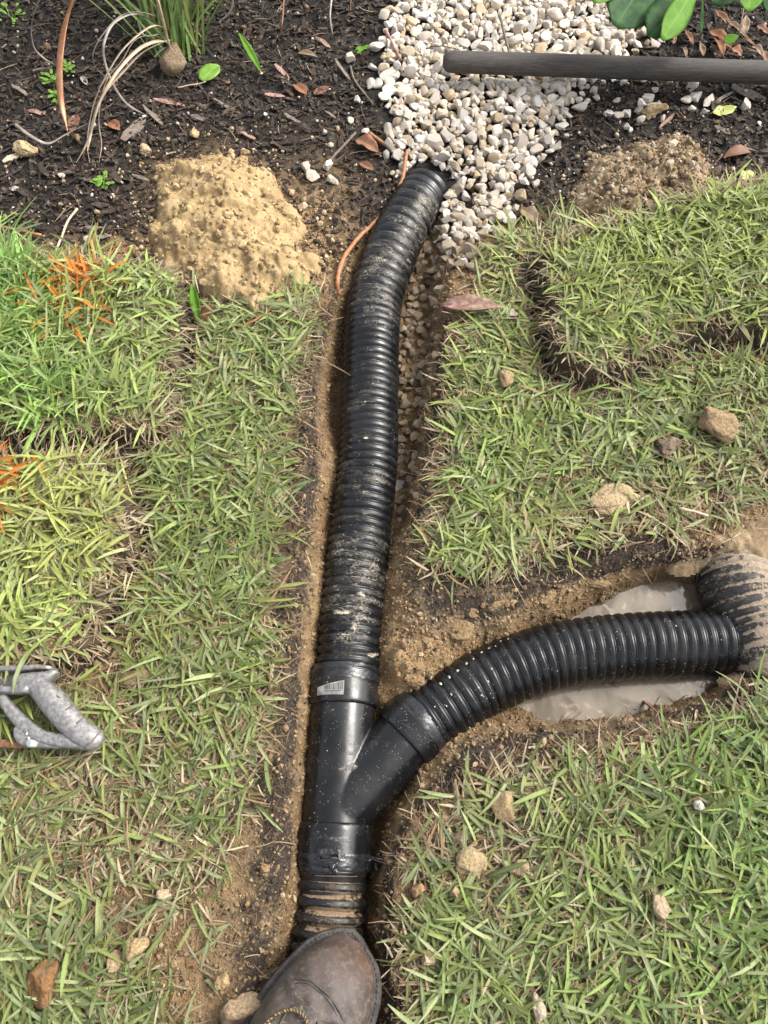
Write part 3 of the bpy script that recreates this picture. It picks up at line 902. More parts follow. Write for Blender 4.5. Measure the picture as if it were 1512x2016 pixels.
# crumbs of clay and topsoil on trench sides, rims and bare ground
def crumb_prob(x, y):
    h, t, sdt, sdb, mul = fields(x, y)
    p = sst(.02, .2, t) * (1 - sst(.75, 1.0, t) * .6) + np.exp(-(sdt / .02) ** 2) * .8
    p = np.maximum(p, bare_at(x, y)); p = np.where(in_slabs(x, y), 0, p)
    return np.maximum(np.clip(p, 0, 1) * (1 - .7 * mul), .8 * sand_at(x, y)) * np.where(h < WZ + .004, .1, 1)
x, y = sample(130000, (-.75, .95, -.42, 1.35), crumb_prob)
n = len(x); s = RNG.gamma(1.5, .0008, n) + .0007
h, t, sdt, _, _ = fields(x, y)
dark = (RNG.random(n) < .8 * sst(.022, -.004, sdpoly(x, y, ub))) | (RNG.random(n) < np.clip(.62 * np.exp(-((t - .08) / .14) ** 2), .06, 1) * (1 - .8 * bare_at(x, y)))
cl = pick([(.24, .16, .085), (.28, .195, .105), (.18, .115, .058), (.33, .245, .145), (.21, .125, .06)], n)
bl = pick([(.022, .017, .013), (.045, .031, .02), (.075, .05, .03)], n)
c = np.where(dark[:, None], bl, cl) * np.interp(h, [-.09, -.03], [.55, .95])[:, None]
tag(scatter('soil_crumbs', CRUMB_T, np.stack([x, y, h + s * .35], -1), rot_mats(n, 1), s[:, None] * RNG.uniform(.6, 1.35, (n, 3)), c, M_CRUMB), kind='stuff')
# cut roots and straw along the trench rim
x, y = sample(60000, (-.75, .95, -.42, 1.2), lambda x, y: np.exp(-((sdpoly(x, y, TRENCH) + .002) / .018) ** 2) * .55 * (1 - fields(x, y)[4]))
n = len(x)
k = RNG.random((n, 1))
c = np.where(k < .45, np.array([[.20, .105, .05]]), np.where(k < .75, np.array([[.08, .05, .03]]), np.array([[.42, .31, .19]]))) * RNG.uniform(.6, 1.3, (n, 1))
tag(blades('cut_roots', [blade_arrays(np.stack([x, y, ground_h(x, y) + RNG.uniform(0, .008, n)], -1), RNG.uniform(0, 6.28, n), RNG.uniform(.008, .042, n), RNG.uniform(.0006, .0022, n),
    RNG.normal(.1, .5, n), RNG.normal(.3, 1.2, n), RNG.normal(0, .6, n), c, 4)], M_STRAW), kind='stuff')

# ------------------------------------------------------------------ heaps of dug soil
def heap(name, label, P, hz, mat, seed, clod, ncl, ncr, ccol):
    x0, y0 = P.min(0) - .05; x1, y1 = P.max(0) + .05
    st = .0028
    xs = np.arange(x0, x1, st); ys = np.arange(y0, y1, st)
    X, Y = np.meshgrid(xs, ys)
    d = sdpoly(X, Y, P) + .052 * fbm(X, Y, .10, 3, seed) + .010 * fbm(X, Y, .03, 2, seed + 3)
    dome = sst(.03, -.15, d) ** .8 * hz
    lump = np.zeros_like(X)
    for rad_, cnt in ((clod * 1.5, ncl // 3), (clod * .75, ncl // 2), (clod * .36, ncl)):
        cxs = RNG.uniform(x0, x1, cnt); cys = RNG.uniform(y0, y1, cnt); lay = np.zeros_like(X)
        for px_, py_ in zip(cxs, cys):
            r = rad_ * RNG.lognormal(0, .3)
            i0, i1 = np.searchsorted(xs, [px_ - r, px_ + r]); j0, j1 = np.searchsorted(ys, [py_ - r, py_ + r])
            if i1 <= i0 or j1 <= j0: continue
            sx, sy = X[j0:j1, i0:i1] - px_, Y[j0:j1, i0:i1] - py_
            a = RNG.uniform(0, PI); ca, sa = math.cos(a), math.sin(a); e = RNG.uniform(.55, 1)
            sx, sy = (sx * ca + sy * sa) / r, (sy * ca - sx * sa) / (e * r)
            q = np.maximum(np.abs(sx) ** 2.4 + np.abs(sy) ** 2.4, 0)
            b = r * (RNG.uniform(.35, .8) * np.clip(1.15 - q, 0, 1) ** .6 + (.35 * RNG.normal() * sx + .35 * RNG.normal() * sy) * (q < 1.1))
            lay[j0:j1, i0:i1] = np.maximum(lay[j0:j1, i0:i1], b)
        lump = lump + lay * .40
    k = sst(.02, -.03, d)
    lump = lump * (.55 + .6 * vnoise(X / .05, Y / .05, seed + 2))
    Z = ground_h(X, Y) - .010 + dome + lump * sst(.03, -.02, d) + k * (.008 * fbm(X, Y, .05, 3, seed + 5) - .009 * np.abs(fbm(X + .004 * fbm(X, Y, .01, 2, 3), Y, .024, 4, seed + 11)) * (.4 + .9 * vnoise(X / .04, Y / .04, seed)) + .0035 * fbm(X, Y, .009, 4, seed + 9)) + .010 * k
    V = np.stack([X, Y, Z], -1).reshape(-1, 3)
    v_, f_, _ = compact(V, grid_faces(len(xs), len(ys), cx(d) < .024), {})
    c0 = P.mean(0)
    o = np_mesh(name, v_ - np.array([c0[0], c0[1], 0]), f_, mat)
    o.location = (c0[0], c0[1], 0)
    # crumbs lying all over it
    jj, ii = np.nonzero(d < .008); q = RNG.integers(0, len(jj), ncr); jj, ii = jj[q], ii[q]
    sz = RNG.gamma(1.5, .0014, ncr) + .0008
    ps = np.stack([X[jj, ii] - c0[0], Y[jj, ii] - c0[1], Z[jj, ii] + sz * .3], -1) + RNG.normal(0, .001, (ncr, 3))
    tag(scatter('crumbs', CRUMB_T, ps, rot_mats(ncr, 1), sz[:, None] * RNG.uniform(.6, 1.35, (ncr, 3)), pick(ccol, ncr, .5), M_CRUMB, parent=o), kind='stuff')
    return tag(o, label, 'soil heap')
heap('soil_heap', 'pale yellow sandy clay heap lying between mulch bed and left lawn', HEAP_A, .068, M_SAND, 201, .019, 330, 900, [(.36, .26, .135), (.31, .22, .112), (.42, .31, .17), (.26, .18, .092)])
heap('soil_heap', 'brown crumbly soil heap beyond the right turf below the pole', HEAP_B, .058, M_BROWN, 231, .014, 400, 1500, [(.22, .155, .09), (.17, .12, .07), (.29, .215, .13), (.12, .08, .048), (.42, .35, .26)])
def heap_ring(x, y):
    a = np.exp(-(np.maximum(sdpoly(x, y, HEAP_A), 0) / .05)) ; b = np.exp(-(np.maximum(sdpoly(x, y, HEAP_B), 0) / .035))
    return np.where((sdpoly(x, y, HEAP_A) < -.03) | (sdpoly(x, y, HEAP_B) < -.03), 0, np.maximum(a, b) * .6)
x, y = sample(26000, (-.8, 1.0, .55, 1.6), heap_ring)
n = len(x); s = RNG.gamma(1.5, .0012, n) + .0007
tag(scatter('heap_crumbs', CRUMB_T, np.stack([x, y, ground_h(x, y) + .004 + s * .4], -1), rot_mats(n, 1), s[:, None] * RNG.uniform(.6, 1.35, (n, 3)),
    np.where((x < .1)[:, None], pick([(.40, .28, .15), (.31, .21, .11), (.48, .38, .24)], n), pick([(.22, .15, .08), (.14, .09, .05), (.4, .33, .24)], n)), M_CRUMB), kind='stuff')

# ------------------------------------------------------------------ pipes
def corrugated(name, pts, R, pitch, depth, mat, mud, crust, seg=56, parent=None, thick=.0022, power=.62, start=.0):
    """pts world path; pitch(s), mud(u,v), crust(u,v,groove)"""
    C, s = resample(catmull(pts, 24), step=.0014)
    ph = start + np.concatenate([[0], np.cumsum(np.diff(s) / pitch(C)[:-1])])
    f = ph - np.floor(ph)
    g = np.abs(np.cos(PI * f)) ** power
    r = R - depth * (1 - g) + .0005 * np.sin(2 * PI * f) * g - .0007 * np.exp(-((np.minimum(f, 1 - f)) / .07) ** 2)
    T, N, B = frames(C)
    a = np.linspace(0, 2 * PI, seg, endpoint=False)
    wob = 1 + .006 * np.sin(2 * a[None] + C[:, 1:2] * 9) + .004 * fbm(a[None] + 0 * r[:, None], np.arange(len(r))[:, None] * .0014 / .03 + 0 * a[None], 1.0, 2, 91)
    rr = r[:, None] * wob
    V = C[:, None] + rr[..., None] * (np.cos(a)[None, :, None] * N[:, None] + np.sin(a)[None, :, None] * B[:, None])
    nrow = len(C)
    inner = C[:, None] + (rr - thick - .002)[..., None] * 0
    V = V.reshape(-1, 3)
    u, v = PX(V[:, 0], V[:, 1], V[:, 2])
    gr = np.repeat(1 - g, seg)
    i, j = np.meshgrid(np.arange(seg), np.arange(nrow - 1)); i2 = (i + 1) % seg
    F = np.stack([j * seg + i2, j * seg + i, (j + 1) * seg + i, (j + 1) * seg + i2], -1).reshape(-1, 4)
    at = {'groove': gr, 'mud': mud(u, v), 'crust': crust(u, v, gr)}
    sA, aA = np.repeat(s, seg), np.tile(np.where(a > PI, a - 2 * PI, a), nrow)
    puv = np.stack([sA + 2, aA * R * .22 + 2, sA * 0], -1)
    # turned-in rims with a real wall at both ends, running back inside the pipe
    for row, sgn in ((0, 1), (nrow - 1, -1)):
        o = len(V); ring = V[row * seg:(row + 1) * seg]; c = C[row]
        add = [c + (ring - c) * .955, c + (ring - c) * .94 + sgn * T[row] * .05]
        V = np.vstack([V] + add)
        for key in at: at[key] = np.concatenate([at[key], np.zeros(2 * seg)])
        puv = np.vstack([puv, np.full((2 * seg, 3), 2.0)])
        k = np.arange(seg); k2 = (k + 1) % seg
        q = [np.stack([row * seg + k, row * seg + k2, o + k2, o + k], -1), np.stack([o + k, o + k2, o + seg + k2, o + seg + k], -1)]
        if sgn < 0: q = [w[:, ::-1] for w in q]
        F = np.vstack([F] + q)
    at['puv'] = puv
    return np_mesh(name, V, F, mat, parent, True, at)

def blobs(lst):
    return lambda u, v: np.clip(sum(a * np.exp(-((u - cu) / ru) ** 2 - ((v - cv) / rv) ** 2) for cu, cv, ru, rv, a in lst), 0, 1)
main_pts = [W(u, v, z) for u, v, z in [(677, 1368, -.068), (684, 1320, -.068), (691, 1220, -.066), (699, 1130, -.062), (714, 1010, -.057), (725, 900, -.052), (728, 780, -.046),
            (731, 680, -.042), (738, 600, -.038), (758, 530, -.034), (788, 457, -.034), (815, 410, -.036), (838, 378, -.044)]]
def main_pitch(C):
    u, v = PX(C[:, 0], C[:, 1], C[:, 2])
    return np.interp(v, [330, 500, 575, 620, 1180, 1300, 1400], [.026, .025, .022, .0166, .0166, .0185, .0185])
mud_main = blobs([(805, 440, 55, 40, 1), (840, 430, 30, 50, .8), (750, 515, 60, 35, 1), (735, 590, 70, 42, .95), (690, 780, 40, 30, .45), (720, 950, 60, 60, .35), (700, 1085, 70, 35, .8), (735, 1130, 40, 70, .6),
                  (690, 1180, 60, 60, .7), (690, 1250, 60, 50, .7), (715, 1300, 30, 20, .7), (840, 420, 20, 40, .7), (720, 700, 80, 200, .22), (705, 1000, 80, 120, .3)])
cr_main = lambda u, v, g: .62 * blobs([(715, 1170, 16, 9, 1), (672, 1205, 30, 8, 1), (730, 1205, 22, 8, .7), (700, 1235, 14, 16, .9), (735, 1290, 22, 9, 1), (722, 790, 11, 4, 1), (722, 862, 10, 4, .9), (640, 1300, 14, 10, .6), (700, 1150, 12, 5, 1)])(u, v)
o = corrugated('corrugated_pipe', main_pts, .0590, main_pitch, .0072, M_PIPE, mud_main, cr_main, power=.52)
tag(o, 'long black corrugated pipe running up to the white gravel', 'drain pipe')

br_pts = [W(u, v, z) for u, v, z in [(812, 1437, -.070), (846, 1413, -.069), (900, 1376, -.066), (963, 1338, -.064), (1083, 1293, -.062), (1217, 1274, -.062), (1327, 1268, -.064), (1420, 1264, -.070), (1475, 1262, -.078)]]
o = corrugated('corrugated_pipe', br_pts, .0600, lambda C: np.full(len(C), .0178), .0066, M_PIPE, blobs([(900, 1350, 60, 60, .18), (1000, 1310, 120, 30, .16)]), lambda u, v, g: 0 * u)
tag(o, 'clean black corrugated branch pipe curving to the right over a puddle', 'drain pipe')
# white printed marks left on its crests
mk = []
C, s = resample(catmull(br_pts, 24), step=.0014); T_, N_, B_ = frames(C)
for u_, v_, w_, l_ in [(867, 1346, 6, 7), (884, 1333, 6, 7), (901, 1320, 7, 6), (918, 1306, 7, 6), (932, 1297, 6, 4), (948, 1284, 7, 4), (962, 1276, 6, 4), (975, 1272, 5, 3), (856, 1391, 4, 3), (888, 1367, 4, 5),
                       (942, 1354, 4, 4), (948, 1369, 4, 3), (961, 1342, 5, 5), (968, 1317, 5, 4), (879, 1390, 3, 4), (1331, 1232, 3, 3), (985, 1262, 5, 3), (1000, 1258, 5, 3)]:
    # nearest point of the pipe surface under that spot
    best = None
    for zz in np.linspace(-.07, -.002, 40):
        p = np.array(W(u_, v_, zz)); dd = np.linalg.norm(C - p, axis=1); i = dd.argmin()
        if best is None or abs(dd[i] - .0603) < best[0]: best = (abs(dd[i] - .0603), p, i)
    p, i = best[1], best[2]
    rad = p - C[i]; rad /= np.linalg.norm(rad); tan = T_[i]; bi = np.cross(rad, tan)
    m = stone_tmpl(I1, int(u_ * 7 + v_), 3, .3)
    S = np.array([w_ * .00042, l_ * .0006, .0006])
    vv = (m[0] * S) @ np.stack([tan, bi, rad]) + p
    np_mesh('paint_mark', vv, m[1], M_PAINT, o)

low_pts = [W(u, v, z) for u, v, z in [(656, 1690, -.070), (655, 1730, -.070), (650, 1790, -.070), (643, 1860, -.072), (630, 1960, -.078), (612, 2100, -.088), (590, 2300, -.10)]]
o = corrugated('corrugated_pipe', low_pts, .0590, lambda C: np.full(len(C), .0220), .0095, M_PIPE_LOW, lambda u, v: np.full(np.shape(u), .75),
               lambda u, v, g: np.clip(sst(.12, .40, g) * (.52 * np.exp(-((u - 655) / 50) ** 2) + .16) + .12, 0, 1), start=.2, power=1.0)
tag(o, 'short muddy corrugated pipe with clay packed grooves under the boot', 'drain pipe')

old_pts = [W(u, v, z) for u, v, z in [(1424, 1070, -.075), (1436, 1110, -.070), (1454, 1170, -.060), (1478, 1230, -.060), (1504, 1290, -.060), (1520, 1330, -.085)]]
o = corrugated('old_pipe', old_pts, .068, lambda C: np.full(len(C), .0165), .0050, M_PIPE_OLD, lambda u, v: np.full(np.shape(u), .95),
               lambda u, v, g: np.clip(sst(.2, .6, g) * .30 + .34 * sst(1440, 1520, u) + .22 + .3 * sst(1140, 1105, v), 0, 1))
tag(o, 'old clay-caked ribbed pipe half buried at the right edge', 'drain pipe')
# soil banked over the old pipe
def mound(name, label, pxp, hz, z0, mat, seed, clod=.008, n=240):
    P = Wp(pxp, z0 + hz * .5)
    x0, y0 = P.min(0) - .02; x1, y1 = P.max(0) + .02
    st = .0036
    xs = np.arange(x0, x1, st); ys = np.arange(y0, y1, st); X, Y = np.meshgrid(xs, ys)
    d = sdpoly(X, Y, P) + .012 * fbm(X, Y, .04, 3, seed)
    L = .5 * clod * np.abs(fbm(X, Y, clod * 2, 3, seed + 2)) * 2 + .5 * clod * fbm(X, Y, clod * 5, 2, seed + 4)
    Z = z0 + hz * np.sqrt(sst(.006, -.05, d)) + L
    v_, f_, _ = compact(np.stack([X, Y, Z], -1).reshape(-1, 3), grid_faces(len(xs), len(ys), cx(d) < .007), {})
    c0 = P.mean(0); o = np_mesh(name, v_ - np.array([c0[0], c0[1], z0]), f_, mat); o.location = (c0[0], c0[1], z0)
    return tag(o, label, 'soil')
mound('soil_bank', 'trampled brown clay bank above the old half buried pipe', [(1330, 1112), (1390, 1108), (1440, 1128), (1500, 1120), (1600, 1070), (1700, 1020), (1620, 960), (1500, 985), (1400, 1030), (1330, 1070)], .055, -.05, M_BROWN, 301)
mound('soil_bank', 'damp brown clay bank below the old half buried pipe', [(1452, 1325), (1500, 1290), (1540, 1250), (1640, 1230), (1700, 1330), (1560, 1370), (1480, 1375), (1435, 1345)], .055, -.07, M_BROWN, 321)

# ------------------------------------------------------------------ the wye fitting
wye = thing('wye_fitting', 'smooth black Y fitting joining the three corrugated pipes', 'pipe fitting', W(668, 1560, -.13))
def rings(name, A, B, prof, mat, mud, seg=64, wob=0.0, seed=0):
    """lathe along A->B; prof = [(t, r)]"""
    A, B = np.array(A, float), np.array(B, float)
    t = np.array([p[0] for p in prof]); r = np.array([p[1] for p in prof])
    P = A + (B - A) * t[:, None]
    ax = (B - A) / np.linalg.norm(B - A)
    n = np.array([0, 0, 1.0]) - ax[2] * ax; n /= np.linalg.norm(n); b = np.cross(ax, n)
    a = np.linspace(0, 2 * PI, seg, endpoint=False)
    rr = r[:, None] * np.ones(seg)[None]
    if wob: rr = rr + wob * fbm(np.cos(a)[None] * 2 + 0 * rr, np.sin(a)[None] * 2 + t[:, None] * 4, .35, 3, seed) + wob * .6 * fbm(a[None] * 5 + t[:, None] * 7, t[:, None] * 3 + 0 * rr, .5, 2, seed + 1)
    V = (P[:, None] + rr[..., None] * (np.cos(a)[None, :, None] * n + np.sin(a)[None, :, None] * b)).reshape(-1, 3)
    m = len(prof)
    i, j = np.meshgrid(np.arange(seg), np.arange(m - 1)); i2 = (i + 1) % seg
    F = np.stack([j * seg + i, j * seg + i2, (j + 1) * seg + i2, (j + 1) * seg + i], -1).reshape(-1, 4)
    u, v = PX(V[:, 0], V[:, 1], V[:, 2])
    return adopt(np_mesh(name, V, F, mat, None, True, {'mud': mud(u, v), 'crust': 0 * u, 'groove': .4 + 0 * u, 'puv': V * np.array([.5, 1, .5]) + 2}), wye)
lite = blobs([(640, 1400, 40, 60, .1), (690, 1450, 40, 80, .2), (640, 1570, 60, 60, .15), (780, 1500, 60, 60, .12), (660, 1650, 60, 40, .2), (690, 1490, 12, 40, .4)])
zc = -.070
def fine(p):
    out = []
    for (t0, r0), (t1, r1) in zip(p[:-1], p[1:]):
        k = max(2, int(abs(t1 - t0) / .05))
        out += [(t0 + (t1 - t0) * i / k, r0 + (r1 - r0) * i / k) for i in range(k)]
    return out + [p[-1]]
def capped(A, B, r0, r1):
    A, B = np.array(A), np.array(B)
    P = A + (B - A) * np.linspace(0, 1, 24)[:, None]
    V, F = sweep(P, np.linspace(r0, r1, 24), 64)
    return V, split_tri(F)
v_, f_ = join([capped(W(675, 1372, zc), W(658, 1650, zc), .0562, .0562), capped(W(662, 1598, zc), W(802, 1448, zc), .0552, .0560)])
raw = np_mesh('barrel_raw', v_, f_, None)
rm = raw.modifiers.new('r', 'REMESH'); rm.mode = 'VOXEL'; rm.voxel_size = .0017; rm.use_smooth_shade = True
sm_ = raw.modifiers.new('s', 'SMOOTH'); sm_.factor = .5; sm_.iterations = 14
dg = bpy.context.evaluated_depsgraph_get(); ev = raw.evaluated_get(dg); me_ = ev.to_mesh()
n_ = len(me_.vertices); co = np.empty(n_ * 3, np.float32); me_.vertices.foreach_get('co', co); V = co.reshape(-1, 3).astype(float)
F = []
for p_ in me_.polygons:
    q = list(p_.vertices); F.append(q if len(q) == 4 else q + [q[-1]])
ev.to_mesh_clear(); rd_ = raw.data; bpy.data.objects.remove(raw); bpy.data.meshes.remove(rd_)
u_, w_ = PX(V[:, 0], V[:, 1], V[:, 2])
adopt(np_mesh('barrel', V, split_tri(np.array(F)), M_FIT, None, True, {'mud': lite(u_, w_), 'crust': 0 * u_, 'groove': .4 + 0 * u_, 'puv': V * np.array([.5, 1, .5]) + 2}), wye)
sock = [(-.02, .0570), (0, .0598), (.03, .0614), (.10, .0618), (.90, .0620), (.96, .0618), (.985, .0609), (1.0, .0590), (1.0, .0560)]
rings('socket', W(675, 1391, zc), W(678, 1325, zc), fine(sock), M_FIT, lite)
rings('socket', W(659, 1622, zc), W(655, 1708, zc), fine(sock), M_FIT, lite)
rings('socket', W(793, 1458, zc), W(830, 1420, zc), fine(sock), M_FIT, lite)
# gusset web in the crotch
gp = [W(706, 1478, -.03), W(722, 1462, -.04), W(735, 1440, -.06), W(725, 1420, -.075), W(705, 1470, -.075)]
# wrinkled tape round the upper and lower joint
wet_t = blobs([(660, 1340, 60, 10, .5)])
rings('tape_wrap', W(678.5, 1346, zc), W(680, 1316, zc), [(k / 10, .0626 - .0028 * (k / 10) ** 2) for k in range(11)], M_TAPE, wet_t, 72, .0016, 5)
rings('tape_wrap', W(656.5, 1680, zc), W(655, 1714, zc), [(k / 12, .0628 - .003 * (k / 12) ** 2) for k in range(13)], M_TAPE, wet_t, 72, .0020, 9)
rings('tape_wrap', W(820, 1431, zc), W(840, 1412, zc), [(k / 8, .0626 - .003 * (k / 8) ** 2) for k in range(9)], M_TAPE, wet_t, 72, .0012, 14)
# loose crumpled end of the tape on the right
def sheet(name, c00, c10, c01, c11, nx, ny, wob, mat, seed, thick=.0006):
    s_, t_ = np.meshgrid(np.linspace(0, 1, nx), np.linspace(0, 1, ny))
    c00, c10, c01, c11 = [np.array(c) for c in (c00, c10, c01, c11)]
    P = (c00 * (1 - s_)[..., None] + c10 * s_[..., None]) * (1 - t_)[..., None] + (c01 * (1 - s_)[..., None] + c11 * s_[..., None]) * t_[..., None]
    nrm = np.cross(c10 - c00, c01 - c00); nrm /= np.linalg.norm(nrm)
    P = P + nrm * (wob * fbm(s_, t_, .45, 3, seed) + .5 * wob * np.abs(fbm(s_, t_, .2, 2, seed + 1)))[..., None]
    V = P.reshape(-1, 3); F = grid_faces(nx, ny)
    n = len(V); V2 = np.vstack([V, V - nrm * thick]); 
    e = []
    top = [j * nx for j in range(ny)]; 
    loop = list(range(nx)) + [j * nx + nx - 1 for j in range(1, ny)] + [(ny - 1) * nx + i for i in range(nx - 2, -1, -1)] + [j * nx for j in range(ny - 2, 0, -1)]
    for a, b in zip(loop, loop[1:] + loop[:1]): e.append((b, a, a + n, b + n))
    return np_mesh(name, V2, np.vstack([F, F[:, ::-1] + n, np.array(e)]), mat)
adopt(sheet('tape_end', W(722, 1682, -.045), W(757, 1690, -.04), W(724, 1716, -.05), W(752, 1712, -.06), 14, 12, .016, M_TAPE, 33), wye)
adopt(sheet('tape_end', W(735, 1684, -.05), W(752, 1678, -.06), W(745, 1712, -.045), W(757, 1700, -.055), 12, 12, .014, M_TAPE, 37), wye)
adopt(sheet('tape_end', W(630, 1672, -.0035), W(668, 1670, -.003), W(626, 1690, -.0065), W(666, 1689, -.0045), 16, 8, .006, M_TAPE, 41), wye)
adopt(sheet('tape_end', W(646, 1702, -.004), W(664, 1700, -.002), W(649, 1722, -.010), W(662, 1722, -.008), 8, 8, .006, M_TAPE, 47), wye)
lc = np.array(W(648, 1683, -.008)); V, F = [], []
al_ = np.array(W(656, 1622, zc)) - np.array(W(655, 1708, zc)); al_ /= np.linalg.norm(al_); xr = np.array([al_[1], -al_[0], 0])
for (hx_, hy_) in ((.018, .0085), (.0145, .0055)):
    for sx_, sy_ in ((-1, -1), (1, -1), (1, 1), (-1, 1)):
        for up_ in (.0035, -.004):
            q = lc + xr * hx_ * sx_ + al_ * hy_ * sy_
            d_ = q - np.array(W(657, 1665, zc)); off = d_ @ xr
            q[2] = zc + math.sqrt(.0622 ** 2 - off * off) + up_
            V.append(q)
for k in range(4):
    n1_, n2_ = k * 2, ((k + 1) % 4) * 2
    F += [(n1_, n2_, n2_ + 8, n1_ + 8), (n1_ + 1, n2_ + 1, n2_, n1_), (n1_ + 8, n2_ + 8, n2_ + 9, n1_ + 9)]
adopt(np_mesh('latch', np.array(V), np.array(F), M_TAPE, None, False), wye)
# torn paper label with bar code, wrapped on the upper socket
A_, B_ = np.array(W(675, 1391, zc)), np.array(W(678, 1325, zc)); axw = (B_ - A_) / np.linalg.norm(B_ - A_)
nn = np.array([0, 0, 1.0]) - axw[2] * axw; nn /= np.linalg.norm(nn); bb = np.cross(nn, axw)
def on_socket(x, t, r):      # x metres round the socket, t metres along it from its shoulder
    a = x / .0624
    return A_ + axw * t + r * (math.cos(a) * nn + math.sin(a) * bb)
sgnx = 1 if on_socket(.03, .02, .0624)[0] > on_socket(0, .02, .0624)[0] else -1
def patch(name, x0, x1, t0, t1a, t1b, r, mat, parent, nx=14):
    V, F = [], []
    for i in range(nx + 1):
        f = i / nx; x = x0 + (x1 - x0) * f
        t1 = t1a + (t1b - t1a) * f
        V += [on_socket(sgnx * x, t0, r), on_socket(sgnx * x, t1, r), on_socket(sgnx * x, t0, r - .0012), on_socket(sgnx * x, t1, r - .0012)]
    for i in range(nx):
        a = i * 4
        F += [(a, a + 1, a + 5, a + 4), (a + 1, a + 3, a + 7, a + 5), (a + 2, a, a + 4, a + 6)]
    if sgnx > 0: F = [f[::-1] for f in F]
    return np.array(V), np.array(F)
v_, f_ = patch('l', -.046, .004, .010, .0235, .034, .0629, M_LABEL, wye)
lab = adopt(np_mesh('barcode_label', v_, f_, M_LABEL, None, True), wye)
bars = []; xx = -.030
r_ = np.random.default_rng(4)
while xx < .001:
    w = r_.choice([.0005, .0008, .0013]); t_top = .0235 + (.034 - .0235) * (xx + .046) / .05 - .0015
    bars.append(patch('b', xx, xx + w, .0185, t_top, t_top, .0632, M_INK, lab, 1)); xx += w + r_.choice([.0006, .0009, .0014])
xx = -.030
while xx < -.001:
    w = r_.uniform(.001, .0018); bars.append(patch('b', xx, xx + w, .0150, .0172, .0172, .0632, M_INK, lab, 1)); xx += w + .0012
v_, f_ = join(bars)
b_ = np_mesh('barcode', v_, f_, M_INK, None, False); b_.data.transform(Matrix.Translation(-Vector(wye.location))); b_.parent = lab

# ------------------------------------------------------------------ pebbles
def poisson(cands, rad, order=None):
    keep = []; cell = .05; gridd = {}
    for i, (p, r) in enumerate(zip(cands, rad)):
        k = (int(p[0] // cell), int(p[1] // cell)); ok = True
        for a in (-1, 0, 1):
            for b in (-1, 0, 1):
                for j in gridd.get((k[0] + a, k[1] + b), ()):
                    q = cands[j]
                    if (p[0] - q[0]) ** 2 + (p[1] - q[1]) ** 2 < ((r + rad[j]) * .76) ** 2: ok = False; break
                if not ok: break
            if not ok: break
        if ok: keep.append(i); gridd.setdefault(k, []).append(i)
    return keep
PEB_T = [stone_tmpl(I3, 500 + k, 13, .06, (.42, .78)) for k in range(14)]
PEB_ME = [np_mesh('pebble', t[0], t[1], M_PEB, smooth=True, link=False) for t in PEB_T]
for q in PEB_ME: q.set_sharp_from_angle(angle=math.radians(26))
PEB_COL = [(.56, .51, .44), (.50, .44, .36), (.60, .56, .51), (.43, .35, .25), (.38, .29, .18), (.52, .46, .40), (.46, .42, .37), (.56, .48, .37), (.40, .35, .29), (.58, .51, .41)]
pmain = np.array([p[:2] for p in main_pts])
def pipe_d(x, y):
    Q, _ = resample(catmull(main_pts, 8)[:, :2], step=.01)
    return np.min(np.hypot(x[:, None] - Q[None, :, 0], y[:, None] - Q[None, :, 1]), 1)
N = 42000
x = RNG.uniform(.0, .95, N); y = RNG.uniform(.62, 2.75, N)
sdg = sdpoly(x, y, GRAVEL) + .03 * fbm(x, y, .08, 2, 81)
k = RNG.random(N) < sst(.055, -.035, sdg) ** 1.6
k &= pipe_d(x, y) > .062
x, y = x[k], y[k]
rad = np.clip(RNG.lognormal(math.log(.0100), .30, len(x)), .005, .019)
o_ = np.argsort(-rad + RNG.normal(0, .004, len(rad)))
x, y, rad = x[o_], y[o_], rad[o_]
kp = poisson(np.stack([x, y], -1), rad)
x, y, rad = x[kp], y[kp], rad[kp]
u, v = PX(x, y)
near = np.argsort(-v)
vis = [i for i in near if v[i] > -20 and v[i] < 600]
first = vis[:235]; rest = [i for i in range(len(x)) if i not in set(first)]
hz = ground_h(x, y)
def rand_rot(): return Matrix.Rotation(random.uniform(0, 6.28), 4, 'Z') @ Matrix.Rotation(random.gauss(0, .35), 4, 'X') @ Matrix.Rotation(random.gauss(0, .35), 4, 'Y')
def pebble(x, y, z, r, label, group, col, name='pebble'):
    o = bpy.data.objects.new(name, random.choice(PEB_ME)); COL.objects.link(o)
    o.matrix_world = Matrix.Translation((x, y, z)) @ rand_rot() @ Matrix.Diagonal((r * random.uniform(1.0, 1.25), r * random.uniform(.8, 1.0), r * random.uniform(.6, .9), 1))
    o.color = (*col, 1)
    return tag(o, label, 'pebble', group)
bed_lift = lambda r: .006 + r * .35
for i in first:
    c = np.array(random.choice(PEB_COL)) * random.uniform(.72, 1.08)
    c = c + (np.array([.20, .15, .095]) - c) * float(sst(425, 500, v[i])) * .9
    cw = 'tan' if c[0] / c[2] > 1.42 else ('white' if c[0] > .5 else 'grey')
    sw = 'large ' if rad[i] > .0135 else ('small ' if rad[i] < .0088 else '')
    pw = ('right beside the corrugated pipe end' if v[i] > 330 and u[i] < 960 else 'at the right foot of the strip' if v[i] > 330 else
          'between pipe end and pole, left part' if u[i] < 880 else 'between pipe end and pole, middle' if u[i] < 1010 else 'between pipe end and pole, right part')
    pebble(x[i], y[i], hz[i] + bed_lift(rad[i]) + random.uniform(-.003, .004), rad[i], sw + cw + ' pebble in the gravel strip ' + pw, 'pebbles of the gravel strip', c)
n2 = len(rest); rr = rad[rest]
p1 = np.stack([x[rest], y[rest], hz[rest] + .006 + rr * .35 + RNG.uniform(-.003, .004, n2)], -1)
